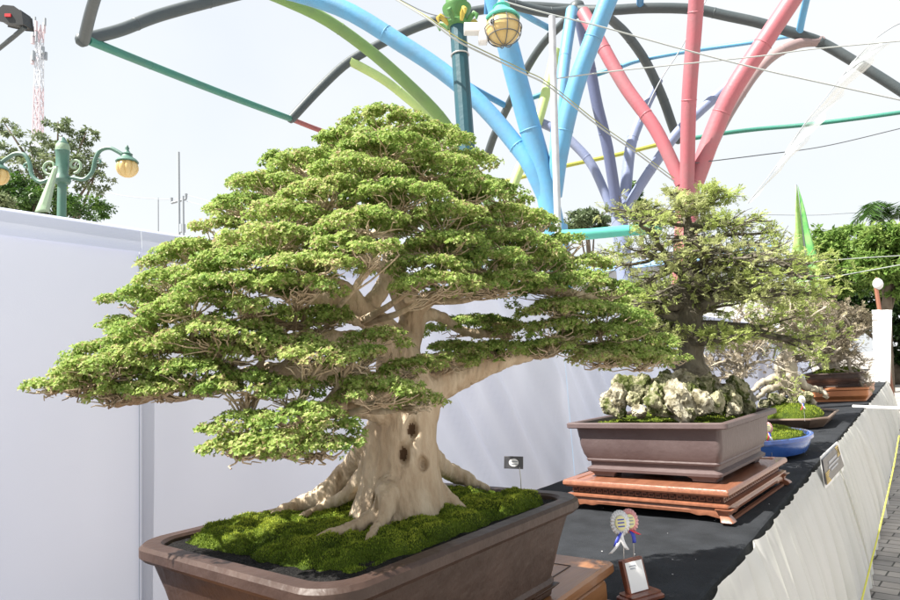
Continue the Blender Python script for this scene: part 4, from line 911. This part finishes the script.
column('branching_column', 'lavender branching steel column standing between the blue and pink ones', (619, 214), 9.0, 16, 'lav', [
    ('lav', [(613, 212, 9), (593, 167, 9.1), (574, 144, 9.2), (558, 131, 9.3), (540, 122, 9.4)], 9),
    ('lavdark', [(618, 214, 8.9), (608, 150, 8.7), (597, 104, 8.6), (589, 62, 8.5), (580, 20, 8.3)], 11),
    ('lav', [(624, 208, 9), (630, 150, 9.1), (639, 122, 9.2), (648, 102, 9.25), (659, 80, 9.3)], (12, 8)),
    ('lav', [(624, 212, 9), (640, 186, 8.9), (656, 162, 8.9), (678, 132, 8.8), (700, 111, 8.8), (730, 84, 8.7)], 10)])
column('branching_column', 'green branching steel column half hidden by the largest bonsai', (498, 222), 9.0, 14, 'olive', [
    ('olive', [(492, 208, 9), (470, 164, 8.6), (450, 131, 8.3), (432, 108, 8.1), (400, 77, 7.8), (365, 47, 7.5), (325, 19, 7.2), (283, -1, 7.0), (240, -18, 6.9)], 12),
    ('lgreen', [(490, 206, 9.1), (456, 150, 9.0), (432, 119, 8.9), (412, 102, 8.8), (384, 80, 8.6), (350, 61, 8.4)], 9),
    ('lgreen', [(504, 212, 9.1), (516, 178, 9.2), (535, 130, 9.3), (546, 92, 9.4), (556, 50, 9.5)], 10)])
rf = thing('roof_frame', (*dep(560, 232, 7)[:2], 0), 'dark grey arched pipes and thin coloured ring beams spanning between the columns', 'roof frame')
for m, pts, w in (
    ('grey', [(81, 40, 4.6), (120, 30, 4.9), (160, 15, 5.2), (222, -2, 5.6), (270, -14, 6)], 12),
    ('grey', [(84, 40, 4.6), (90, 15, 4.3), (98, -12, 4.0), (106, -40, 3.8)], 11),
    ('grey', [(291, 119, 8.0), (320, 88, 8.2), (347, 63, 8.4), (376, 46, 8.5), (412, 29, 8.6), (441, 19, 8.6), (480, 10, 8.6), (520, 6, 8.5), (576, 9, 8.4)], 9),
    ('grey', [(484, -6, 7.4), (512, 4, 7.5), (548, 12, 7.6), (577, 10, 7.7)], 10),
    ('grey', [(577, 10, 7.7), (611, 10, 7.5), (646, 8, 7.4), (692, 9, 7.3), (728, 16, 7.2), (760, 23, 7.1), (800, 35, 7.0), (822, 43, 7.0), (850, 59, 6.9), (878, 76, 6.8), (906, 94, 6.7)], 10),
    ('grey', [(604, 14, 8.0), (614, 22, 8.2), (628, 36, 8.5), (646, 62, 8.9), (662, 96, 9.3), (673, 127, 9.5), (679, 141, 9.6)], 9),
    ('grey', [(577, 10, 8.4), (560, 26, 8.7), (542, 45, 9.0), (526, 70, 9.3), (508, 106, 9.8), (494, 136, 10.2), (486, 160, 10.5)], 8)):
    pipe(rf, 'arched_pipe', m, pts, w, 40)
for m, pts, w in (
    ('teal', [(88, 40, 4.62), (150, 65, 5.4), (224, 94, 6.6), (291, 119, 8.0)], (9, 6)),
    ('redbrown', [(291, 119, 8.0), (325, 132, 8.6), (380, 150, 9.4)], 5),
    ('bluedark', [(440, 66, 9.4), (472, 87, 9.5), (506, 106, 9.8)], 6),
    ('tealblue', [(506, 106, 9.8), (537, 96, 9.6), (564, 86, 9.5), (600, 73, 9.3), (622, 66, 9.1)], 5),
    ('bluepipe', [(622, 66, 9.1), (640, 60, 9.0), (682, 52, 8.6), (752, 42, 8.0), (800, 34, 7.1)], 4.5),
    ('bluepipe', [(504, -4, 7.6), (524, 14, 8.2), (549, 28, 8.9)], 6),
    ('bluepipe', [(799, 34, 7.0), (803, 14, 6.8), (811, -20, 6.5)], 7),
    ('bluedark', [(640, 6, 7.4), (641, -20, 7.0)], 7),
    ('bluedark', [(487, 14, 8.0), (488, -20, 7.8)], 6),
    ('yellow', [(486, 186, 10.4), (522, 177, 10.2), (560, 167, 10.1), (620, 154, 10.0), (660, 144, 9.9)], 4.2),
    ('teal', [(660, 144, 9.9), (719, 134, 9.6), (758, 129, 9.5), (803, 125, 9.2), (860, 118, 8.8), (910, 111, 8.5)], 4.2)):
    pipe(rf, 'ring_beam', m, pts, w, 16, sides=10)
for x, y, k, w in ((82, 40, 4.6, 13), (291, 119, 8, 8), (577, 9, 7.75, 17), (678, 140, 9.6, 8), (820, 42, 7.0, 11), (507, 106, 9.8, 8)):
    r = w*k/F/2; b = MB(); b.lathe([(r*.3, -r), (r*.85, -r*.6), (r, 0), (r*.85, r*.6), (r*.3, r)], dep(x, y, k), 14); b.build('joint', Mt['grey'], rf, smooth='all')
b = MB(); b.tube([dep(562, 235.5, 5.0), dep(590, 234, 5.0), dep(622, 231, 5.0), dep(660, 228.5, 5.0)], 11*5.0/F/2, 14); tq = b.build('turquoise_pipe', Mt['turq'], label='short thick turquoise pipe lying level between the bonsai crowns', cat='pipe', smooth=40)
b = MB(); P = [dep(552, 16, 5.2), dep(553.5, 77, 5.2), dep(555.5, 150, 5.2), dep(558, 231, 5.2)]; P.append(np.array([P[-1][0], P[-1][1], 0])); b.tube(P, 7*5.2/F/2, 12); b.build('white_post', Mt['greywhite'], label='slim white post in front of the sky blue column', cat='post', smooth=40)

# ------------------------------------------------------------------ lamp posts
def globe_lamp(parent, c, r, capm, gm, cage=False, lobes=12):
    """ribbed globe under a cap with a finial"""
    c = np.array(c); b = MB(); a = np.linspace(-PI/2+.15, PI/2-.25, 12)
    b.lathe([(r*math.cos(t), r*.92*math.sin(t)) for t in a], c, 72, lobes=lobes, la=.16 if not cage else .0); g = b.build('globe', Mt[gm], parent, smooth=60)
    b = MB(); b.lathe([(r*.98, r*.52), (r*1.02, r*.6), (r*.82, r*.86), (r*.55, r*1.02), (r*.42, r*1.3), (r*.5, r*1.36), (r*.3, r*1.5), (r*.14, r*1.8), (r*.2, r*1.95), (r*.04, r*2.3)], c, 24); b.build('cap', Mt[capm], parent, smooth=50)
    if cage:
        for i in range(8):
            an = i*PI/4; b = MB(); b.tube([c+np.array([math.cos(an)*math.cos(t)*r*1.07, math.sin(an)*math.cos(t)*r*1.07, math.sin(t)*r*1.0]) for t in np.linspace(-PI/2, .65, 14)], r*.028, 6); b.build('cage_wire', Mt['darkwire'], g)
        for t_ in (-.55, .0):
            b = MB(); b.tube([c+np.array([math.cos(q)*math.cos(t_)*r*1.075, math.sin(q)*math.cos(t_)*r*1.075, math.sin(t_)*r]) for q in np.linspace(0, 2*PI, 33)], r*.028, 6, caps=False); b.build('cage_wire', Mt['darkwire'], g)
def scroll(c, x, z, r, turns, n=26, a0=0., shrink=.15):
    return [np.array(c)+x*math.cos(a0+q*turns*2*PI)*r*(1-(1-shrink)*q)+z*math.sin(a0+q*turns*2*PI)*r*(1-(1-shrink)*q) for q in np.linspace(0, 1, n)]
zv = np.array([0, 0, 1.])
# dark teal post in front of the blue column
kL = 4.4; Pp = dep(463, 100, kL); rp = 17*kL/F/2
t = thing('lamp_post', (Pp[0], Pp[1], 0), 'dark teal lamp post with a yellow green capital and one caged cream globe', 'lamp post')
topz = dep(458, 22, kL)[2]
b = MB(); b.lathe([(rp*2.2, 0), (rp*2.2, .05), (rp*1.7, .08), (rp*1.3, .5), (rp*1.2, .55), (rp*1.08, .6), (rp*.98, topz)], (Pp[0], Pp[1], .004), 12); b.build('pole', Mt['post'], t, smooth=20)
b = MB(); b.lathe([(rp*1.0, 0), (rp*1.3, .01), (rp*1.35, .03), (rp*1.1, .045), (rp*1.25, .08), (rp*1.7, .13), (rp*1.75, .15), (rp*1.3, .17), (rp*1.2, .3), (rp*.9, .34), (rp*.85, .5)], (Pp[0], Pp[1], topz), 24); cp = b.build('capital', Mt['postgreen'], t, smooth=40)
for i in range(8):
    an = i*PI/4+.2; e = np.array([math.cos(an), math.sin(an), 0]); q = np.array([Pp[0], Pp[1], topz]); b = MB()
    b.tube([q+e*rp*1.2+zv*.01, q+e*rp*1.7+zv*.05, q+e*rp*2.2+zv*.07, q+e*rp*2.5+zv*.05, q+e*rp*2.4+zv*.02], [rp*.2, rp*.34, rp*.3, rp*.26, rp*.1], 8); b.build('leaf_ornament', Mt['gold' if i % 2 else 'postgreen'], cp, smooth=40)
gc = dep(503, 29, 4.2); gr = 17.5*4.2/F
q = np.array([Pp[0], Pp[1], topz+.3]); xd = unit(gc-q); xd[2] = 0; xd = unit(xd); gap = np.linalg.norm((gc-q)[:2])
b = MB(); b.tube(spline([q, q+xd*gap*.35-zv*.06, q+xd*gap*.6+zv*.10, q+xd*gap*.85+zv*.2, gc+zv*gr*2.6, gc+zv*gr*1.6], 30), .016, 8); ar = b.build('arm', Mt['post'], t, smooth=40)
b = MB(); b.tube(scroll(q+xd*gap*.5-zv*.02, xd, zv, .07, 1.3), .008, 6); b.build('scroll', Mt['gold'], ar, smooth=40)
globe_lamp(t, gc, gr, 'turq', 'globe', cage=True)
b = MB(); b.tube([np.array([Pp[0]+math.cos(a)*rp*1.03, Pp[1]+math.sin(a)*rp*1.03, dep(463, 52, kL)[2]]) for a in np.linspace(0, 2*PI, 25)], .006, 6, caps=False); b.build('clamp_band', Mt['wire'], t)
# white camera on the post
t = thing('security_camera', dep(480, 42, 4.25), 'white security camera bracketed to the dark teal lamp post', 'camera')
b = MB(); R = np.stack([rt, fw, up], 1); c0 = dep(480, 29, 4.22); u = 4.22/F
b.box(c0-rt*8*u, (16*u, 12*u, 9*u), R); b.build('bracket', Mt['white'], t, bevel=.006)
b = MB(); b.box(c0+rt*3*u-up*2*u, (9*u, 12*u, 25*u), R); b.build('housing', Mt['white'], t, bevel=.01)
b = MB(); b.tube([c0+rt*7*u, c0+rt*11*u-fw*8*u, c0+rt*12*u-fw*16*u], 3.6*u, 12); ll = b.build('lens_tube', Mt['white'], t)
b = MB(); b.tube([c0+rt*12*u-fw*15.8*u, c0+rt*12.1*u-fw*17*u], 2.6*u, 12); b.build('lens', Mt['black'], ll)

# verdigris post with curled arms at the left
kV = 6.0; Pp = dep(62, 190, kV); u = kV/F; rl = unit(np.array([rt[0], rt[1], 0])); zc = dep(63, 179, kV)[2]
t = thing('lamp_post', (Pp[0], Pp[1], 0), 'verdigris lamp post with curled arms and ribbed yellow lamps beyond the left screen', 'lamp post')
b = MB(); b.lathe([(12*u, 0), (12*u, .06), (9*u, .1), (7*u, .6), (6*u, .65), (4.4*u, .7), (4*u, zc-.05), (7*u, zc-.04), (8*u, zc-.01), (7*u, zc+.02), (5.4*u, zc+.05), (6.2*u, zc+.26), (7*u, zc+.28), (5.2*u, zc+.3), (5.4*u, zc+.36), (4*u, zc+.38), (2*u, zc+.42)], (Pp[0], Pp[1], .004), 20); b.build('pole', Mt['verd'], t, smooth=30)
b = MB(); b.lathe([(6.2*u, 0), (6.6*u, 2*u), (6.2*u, 7*u), (4*u, 10*u), (1*u, 11*u)], (Pp[0], Pp[1], dep(62, 150, kV)[2]), 16); b.build('finial', Mt['verdl'], t, smooth=40)
for dirv, hl in ((rl, False), (-rl, False)):
    f = 1 if not hl else .8
    c0 = np.array([Pp[0], Pp[1], zc]); A = [c0+dirv*x*u*f-zv*(y-179)*u for x, y in ((4, 177), (12, 178), (22, 180), (30, 173), (33, 160), (38, 151), (47, 149), (55, 153), (62, 158))]
    b = MB(); b.tube(spline(A, 40), 2.0*u, 8); ar = b.build('arm', Mt['verdl' if hl else 'verd'], t, smooth=40)
    b = MB(); b.tube(scroll(c0+dirv*12*u+zv*14*u, dirv, zv, 8*u, 1.2, a0=-1.6), 1.3*u, 6); b.build('scroll', Mt['verdl'], ar, smooth=40)
    b = MB(); b.tube(scroll(c0+dirv*36*u+zv*16*u, -dirv, zv, 5*u, 1., a0=-1.2), 1.1*u, 6); b.build('scroll', Mt['verd'], ar, smooth=40)
    globe_lamp(ar, A[-1]+dirv*3*u-zv*13*u, 10.5*u, 'verd', 'globe', lobes=9)
# leaning pale lattice banner on the same post
b = MB(); G = []
for q in np.linspace(0, 1, 16): 
    cx = 56-14*q; wv_ = 2+5*q; G.append([dep(cx-wv_, 166+46*q, 5.6), dep(cx-wv_*.3, 166+46*q, 5.55), dep(cx+wv_*.4, 166+46*q, 5.55), dep(cx+wv_, 166+46*q, 5.62)])
b.grid(G); b.build('hanging_netting', Mt['verdl'], solid=.006, label='pale green netting drooping beside the verdigris lamp post', cat='netting')

# floodlight at the top left corner
t = thing('floodlight', dep(15, 28, 3.4), 'black floodlight with a red mark on a thin arm in the top left corner', 'floodlight')
u = 3.4/F; b = MB(); c0 = dep(15, 18.5, 3.4)
prof = [(-12, -4), (-11, 5), (-6, 9), (4, 8), (11, 3), (12.5, -8.5), (6, -8), (-8, -5)]
b.add([c0+rt*x*u+up*y*u+fw*z*u for z in (-8, 8) for x, y in prof], [tuple(range(8)), tuple(range(8, 16))[::-1]]+[(i, (i+1) % 8, 8+(i+1) % 8, 8+i) for i in range(8)], 0, False); hb = b.build('housing', Mt['black'], t, bevel=.006)
b = MB(); b.box(c0-rt*1*u-up*.5*u-fw*8.2*u, (6*u, .01, 3*u), R); b.build('mark', Mt['red'], hb)
for i in range(5):
    b = MB(); b.box(c0+rt*(-6+4*i)*u+up*(8.2-1.1*i)*u, (1.2*u, 15*u, 3*u), R); b.build('cooling_fin', Mt['black'], hb)
b = MB(); b.tube([dep(25, 27, 3.4), dep(12, 38, 3.45), dep(-8, 54, 3.55), dep(-40, 80, 3.8)], 2.2*u, 8); b.build('arm', Mt['grey'], t)
b = MB(); b.tube([dep(3, 21, 3.4), dep(-12, 18, 3.45)], 1.2*u, 6); b.build('cable', Mt['darkwire'], t)

# ------------------------------------------------------------------ wires and film overhead
def wire(name, label, m, pts, w, cat='wire', group='wires and cords overhead', n=30):
    A = np.array([dep(x, y, k) for x, y, k in pts]); km = np.mean([p[2] for p in pts]); b = MB(); b.tube(spline(A, n), w*km/F/2, 6); return b.build(name, Mt[m], label=label, cat=cat, group=group)
wire('overhead_rope', 'pale cord running from the tall white post down to the right edge', 'rope', [(480, -8, 5.3), (510, 3, 5.25), (550, 14, 5.2), (603, 27, 5.2), (682, 49, 5.2), (760, 69, 5.1), (832, 85, 5.0), (910, 102, 4.9)], 1.5, 'cord')
wire('overhead_rope', 'pale cord tied halfway up the white post and rising right', 'rope', [(553, 79, 5.2), (605, 72, 5.3), (682, 64, 5.4), (760, 56, 5.4), (813, 49, 5.4), (910, 40, 5.4)], 1.3, 'cord')
wire('overhead_wire', 'thin dark wire from the pink column towards the right edge', 'darkwire', [(695, 163, 6.4), (760, 155, 6.3), (825, 146, 6.2), (910, 126, 6.1)], 1.0)
wire('overhead_wire', 'thin wire slanting behind the pink uprights', 'polegrey', [(640, 122, 7.0), (660, 81, 7.0), (681, 48, 7.0), (706, 0, 7.0)], 1.2)
wire('overhead_wire', 'thin dark wire at the upper edge left of the teal post', 'darkwire', [(395, -3, 4.6), (425, 12, 4.5), (450, 18, 4.4)], 1.0)
for (nm, lab, m, dy, w) in (('light_strip', 'yellow and pale light strip strung from the teal post down to the pink column', 'dullyellow', 0, 1.1), ('light_strip', 'clear tape strung just under the yellow strip', 'rope', 3.2, 1.7)):
    wire(nm, lab, m, [(395, -2+dy*.2, 4.3), (428, 17+dy*.6, 4.2), (455, 36+dy, 4.2), (480, 49+dy, 4.3), (526, 71+dy, 4.6), (550, 84+dy, 4.8), (600, 124+dy, 5.3), (634, 148+dy, 5.8), (674, 178+dy, 6.3)], w, 'light strip', 'light strips overhead')
wire('overhead_wire', 'bluish wire crossing in front of the dense green tree, lower one', 'rope', [(740, 292, 14), (826, 278, 12), (860, 272, 12), (910, 263, 12)], .9)
wire('overhead_wire', 'bluish wire crossing in front of the dense green tree, upper one', 'rope', [(740, 268, 14), (822, 261, 12), (860, 258, 12), (910, 255, 12)], .8)
wire('overhead_wire', 'faint wire passing behind the lime green flag', 'polegrey', [(740, 214, 30), (810, 215, 30), (850, 213, 30), (910, 211, 30)], .9)
cb = [(905, 21, 5.6), (892, 27, 5.6), (876, 38, 5.65), (862, 52, 5.7), (851, 65, 5.75), (826, 97, 5.85), (803, 126, 5.95), (787, 151, 6.05), (766, 180, 6.1), (748, 203, 6.2)]
wire('overhead_wire', 'bent wire holding the torn clear plastic film at the right', 'polegrey', cb, 1.3)
A = spline(np.array([dep(x, y, k) for x, y, k in cb]), 40); b = MB(); G = []
for i in range(9, 40):
    f = (i-9)/30; wd = (36*math.sin(min(1, f*3)*PI/2)*(1-f)**.7+3)*(1+.2*math.sin(i*1.7)); k = depth(A[i]); px = wd*k/F
    side = unit(rt*.8+up*.35); G.append([A[i]+side*px*v+fw*.05*math.sin(v*3+i*.5) for v in np.linspace(0, 1, 7)])
b.grid(G); b.build('plastic_film', Mt['plastic'], smooth='all', label='torn clear plastic film flapping from a slanting wire at the right', cat='plastic film')

# ------------------------------------------------------------------ background: trees, flag, poles, tower, building
def crown_mesh(parent, ells, n, m, ll, seed, clump=.35, name='crown', tone=.5):
    """leaf clumps over and inside a group of ellipsoids: (centre, radii)"""
    g = np.random.default_rng(seed); P, D, T = [], [], []
    vol = np.array([np.prod(e[1])**(2/3) for e in ells]); cnt = (vol/vol.sum()*n).astype(int)
    for (c, r), q in zip(ells, cnt):
        nc = max(6, q//45); dv = unit(g.normal(size=(nc, 3))); cc = np.array(c)+dv*np.array(r)*g.uniform(.45, 1.05, (nc, 1))**.7; ct = tone+g.normal(size=nc)*.16
        idx = g.integers(0, nc, q); rr = np.mean(r)*clump*g.uniform(.5, 1.2, nc)
        off = unit(g.normal(size=(q, 3)))*g.uniform(.2, 1, (q, 1))*rr[idx][:, None]*np.array([1, 1, .6]); P.append(cc[idx]+off); D.append(unit(off+g.normal(size=(q, 3))*.4*rr[idx][:, None])+np.array([0, 0, -.25])); T.append(ct[idx]+g.normal(size=q)*.12)
    P, D, T = np.concatenate(P), np.concatenate(D), np.concatenate(T); n = len(P)
    return leaves(name, P, D, unit(g.normal(size=(n, 3))*.6+np.array([0, 0, 1.])), g.uniform(.6, 1.3, n)*ll, g.uniform(.35, .6, n)*ll, np.clip(T, 0, 1), Mt[m], parent)
def far_tree(name, label, base, tr_r, ells, n, m, ll, seed, group, tone=.5, clump=.35):
    base = np.array(base); t = thing(name, base, label, 'tree', group); c0 = np.mean([e[0] for e in ells], 0)
    b = MB(); P = spline([base, base*.6+c0*.4+np.array([.05, 0, 0])*tr_r, c0], 12); P[:, 2] = np.linspace(0, c0[2], 12); b.tube(P, np.linspace(tr_r, tr_r*.45, 12), 10)
    for i, (c, r) in enumerate(ells):
        a = P[6+i % 4]; b.tube(spline([a, (a+np.array(c))/2+np.array([0, 0, .1*r[2]]), np.array(c)+np.array([0, 0, r[2]*.3])], 8), np.linspace(tr_r*.4, tr_r*.08, 8), 6)
    b.build('trunk', Mt['farbark'], t, smooth='all'); crown_mesh(t, ells, n, m, ll, seed, clump, tone=tone); return t
def E_(x, y, k, rx, ry, rz=None):
    u = k/F; return (dep(x, y, k), np.array([rx*u, (rz or rx)*u, ry*u]))
gl, gr_ = 'trees beyond the left screen', 'trees beyond the far table end'
def gnd(x, y, k): p = dep(x, y, k); return (p[0], p[1], 0)
far_tree('leafy_tree', 'tall loose tree whose feathery top rises behind the verdigris lamp post', gnd(55, 200, 24), .25, [E_(30, 150, 24, 26, 22), E_(62, 140, 24, 22, 18), E_(58, 124, 24, 12, 9), E_(86, 135, 24, 14, 8), E_(70, 165, 24, 30, 18), E_(20, 175, 24, 26, 20), E_(94, 180, 24, 18, 14), E_(5, 128, 24, 10, 14), E_(100, 165, 24, 8, 12)], 6500, 'paleleaf', .15, 1, gl, .5, .26)
far_tree('leafy_tree', 'dark dense bush like tree low behind the left screen', gnd(20, 210, 19), .2, [E_(15, 195, 19, 30, 22), E_(50, 203, 19, 32, 16), E_(85, 208, 19, 26, 12), E_(0, 180, 19, 14, 18)], 9000, 'farleaf', .12, 2, gl, .4, .3)
far_tree('leafy_tree', 'bright little crown at the left edge above the screen', gnd(-2, 205, 15), .12, [E_(-4, 203, 15, 14, 9)], 1500, 'paleleaf', .12, 3, gl, .7)
far_tree('leafy_tree', 'small distant round tree between the blue and lavender columns', gnd(585, 225, 46), .3, [E_(578, 222, 46, 16, 11), E_(595, 224, 46, 15, 9), E_(586, 217, 46, 12, 8)], 5000, 'paleleaf', .3, 4, gr_, .35)
far_tree('leafy_tree', 'narrow green tree right behind the lavender column', gnd(640, 210, 34), .2, [E_(634, 196, 34, 9, 16), E_(641, 215, 34, 10, 16)], 3500, 'farleaf', .22, 5, gr_, .5)
for i, (lab, x, k, els) in enumerate((
    ('dense bright green tree beside the lime flag', 830, 21, [(822, 246, 22, 18), (845, 240, 20, 15), (835, 262, 30, 22), (815, 268, 16, 18), (808, 250, 9, 14), (850, 275, 22, 20)]),
    ('dense bright green tree at the right edge above the white cloth', 885, 19, [(880, 240, 22, 16), (905, 244, 22, 18), (890, 262, 28, 18), (870, 268, 18, 16), (900, 285, 22, 16)]))):
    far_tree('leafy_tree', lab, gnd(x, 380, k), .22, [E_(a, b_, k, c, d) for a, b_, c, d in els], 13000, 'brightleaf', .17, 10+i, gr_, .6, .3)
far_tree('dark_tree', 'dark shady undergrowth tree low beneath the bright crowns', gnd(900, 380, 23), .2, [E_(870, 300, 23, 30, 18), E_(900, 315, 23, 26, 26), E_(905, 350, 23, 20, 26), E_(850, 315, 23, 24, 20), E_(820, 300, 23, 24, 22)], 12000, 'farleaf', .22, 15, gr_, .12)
# palm
pk = 30; t = thing('palm_tree', gnd(885, 300, pk), 'palm with drooping dark fronds rising over the bright trees', 'palm')
top = dep(889, 222, pk); b = MB(); b.tube(spline([(top[0], top[1], 0), (top[0]+.1, top[1], top[2]*.5), top], 12), np.linspace(.2, .13, 12), 10); b.build('trunk', Mt['farbark'], t, smooth='all')
g = np.random.default_rng(8)
for (dx, dy) in ((-44, 10), (-34, 26), (-22, 30), (-10, 24), (20, 16), (30, 8), (-36, 18), (25, -4), (-28, 4), (6, 26)):
    u = pk/F; tip = top+rl*dx*u+zv*dy*u*.6+dp2*g.normal()*.9; mid = (top+tip)/2+zv*(8+abs(dx)*.12)*u; Q = spline([top, mid, tip-zv*6*u], 24); P, D, Nn = [], [], []
    for i in range(2, 24):
        d = unit(Q[min(23, i+1)]-Q[i-1]); sd = unit(np.cross(d, zv))
        for s_ in (-1, 1):
            for _ in range(2): P.append(Q[i]); D.append(sd*s_*.9+d*.6-zv*.5+g.normal(size=3)*.12); Nn.append(zv+g.normal(size=3)*.2)
    n_ = len(P); leaves('frond', np.array(P), np.array(D), np.array(Nn), np.full(n_, .75)*g.uniform(.7, 1.1, n_), np.full(n_, .07), np.clip(.3+g.normal(size=n_)*.12, 0, 1), Mt['farleaf'], t)
# lime green flag: a tall folded pennant on a pole
fk = 13; u = fk/F; t = thing('pennant_flag', gnd(795, 330, fk), 'tall pointed lime green flag beside the dense tree', 'flag')
tp = dep(796, 186, fk); b = MB(); b.tube([(tp[0], tp[1], 0), tp+zv*.03], .022, 8); b.build('pole', Mt['polegrey'], t)
for nm, m, s_, w in (('cloth', 'greenflag', -1, 25), ('edge_cloth', 'greencloth', 1, 17)):
    b = MB(); G = []
    for q in np.linspace(0, 1, 30): G.append([tp-zv*q*3.4+rl*s_*(.01+w*u*q*1.25*v*(1+.1*math.sin(q*17)))+dp2*(-.05+.12*math.sin(v*5+q*4)*q) for v in np.linspace(0, 1, 10)])
    b.grid(G); b.build(nm, Mt[m], t, smooth='all', solid=.004)
# utility poles and wires at the left
t = thing('utility_pole', gnd(178, 232, 58), 'tall grey utility pole with a crossarm left of the largest crown', 'pole'); u = 58/F; p = dep(178.5, 152, 58)
b = MB(); b.tube([(p[0], p[1], 0), p], .12, 8); b.build('mast', Mt['polegrey'], t)
a, c = dep(171.5, 203, 58), dep(186, 199, 58); b = MB(); b.tube([a, c], .13, 8); ar = b.build('crossarm', Mt['polegrey'], t)
for q in (a, c): b = MB(); b.tube([q, q+zv*.5], [.1, .16], 8); b.build('insulator', Mt['polegrey'], ar)
t = thing('utility_pole', gnd(183.5, 232, 57), 'shorter utility pole with a transformer beside the tall one', 'pole'); p = dep(183, 196, 57); b = MB(); b.tube([(p[0], p[1], 0), p], .11, 8); b.build('mast', Mt['polegrey'], t)
q = dep(182.5, 228, 56.8); b = MB(); b.tube([q-zv*.4, q+zv*.35], .26, 12); b.build('transformer', Mt['polegrey'], t)
t = thing('utility_pole', gnd(158, 228, 75), 'thin distant utility pole left of the tall one', 'pole'); p = dep(158, 198, 75); b = MB(); b.tube([(p[0], p[1], 0), p], .1, 6); b.build('mast', Mt['polegrey'], t)
wire('power_line', 'power line from the left trees to the tall utility pole', 'polegrey', [(98, 190, 70), (125, 196, 66), (158, 199, 62), (178, 199, 58)], .7, 'power line', 'power lines')
wire('power_line', 'power line running right from the tall utility pole crossarm, upper', 'polegrey', [(186, 195, 58), (205, 200, 55), (226, 207, 52), (260, 220, 48)], .7, 'power line', 'power lines')
wire('power_line', 'power line running right from the tall utility pole crossarm, lower', 'polegrey', [(186, 201, 58), (205, 206, 55), (226, 213, 52), (260, 228, 48)], .7, 'power line', 'power lines')
# radio tower
tk = 160; t = thing('radio_tower', gnd(40, 250, tk), 'red and white lattice radio tower fading in the distance at upper left', 'tower'); u = tk/F
c0 = dep(40, 26, tk); zt_, zb = c0[2], 6.
corner = lambda z, i: np.array([c0[0], c0[1], z])+(rl*(1 if i in (0, 1) else -1)+dp2*(1 if i in (1, 2) else -1))*(2.2*u+3.2*u*(zt_-z)/(zt_-zb))
ns_ = 22; zs_ = np.linspace(zb, zt_, ns_+1)
for seg in range(0, ns_, 3):
    b = MB(); r = .16
    for i in range(seg, min(ns_, seg+3)):
        for j in range(4): b.tube([corner(zs_[i], j), corner(zs_[i+1], j)], r, 4); b.tube([corner(zs_[i], j), corner(zs_[i+1], (j+1) % 4)], r*.6, 4); b.tube([corner(zs_[i], (j+1) % 4), corner(zs_[i+1], j)], r*.6, 4); b.tube([corner(zs_[i], j), corner(zs_[i], (j+1) % 4)], r*.6, 4)
    b.build('lattice_section', Mt['towerred' if (seg//3) % 2 == 1 else 'towerwhite'], t)
g = np.random.default_rng(3)
for i in range(16):
    z = zt_-g.uniform(0, 12); a = g.uniform(0, 2*PI); e = rl*math.cos(a)+dp2*math.sin(a); q = np.array([c0[0], c0[1], z])+e*5.5*u; b = MB(); b.tube([q, q+zv*g.uniform(1.5, 3.)], g.uniform(.25, .5), 6); b.build('antenna', Mt['towerred' if i % 3 == 0 else 'polegrey'], t)
# low pale building seen through the second bonsai
bk = 26; t = thing('low_building', gnd(690, 300, bk), 'low pale building with blue sheet roofing behind the rock planted bonsai', 'building')
c0 = np.array(gnd(672, 300, bk)); Rb = frame((.97, .25, 0)); hh_ = dep(660, 272, bk)[2]
b = MB(); b.box(c0+zv*hh_/2, (7.4, 5, hh_), Rb); b.build('wall', Mt['stone'], t)
b = MB(); V = [(-4, -3, hh_-.1), (4, -3, hh_-.1), (4, 0, hh_+.6), (-4, 0, hh_+.6), (-4, 3, hh_-.1), (4, 3, hh_-.1)]; b.add(np.array(V) @ Rb.T+c0, [(0, 1, 2, 3), (3, 2, 5, 4)], 0, False); b.build('roof', Mt['roofblue'], t, solid=.08)
for x in (-2.6, 0, 2.6):
    b = MB(); b.box(c0+np.array([x, -2.52, 1.5]) @ Rb.T, (1.3, .08, 1.1), Rb); w = b.build('window', Mt['white'], t); b = MB(); b.box(c0+np.array([x, -2.56, 1.5]) @ Rb.T, (1.1, .03, .9), Rb); b.build('pane', Mt['signblack'], w)
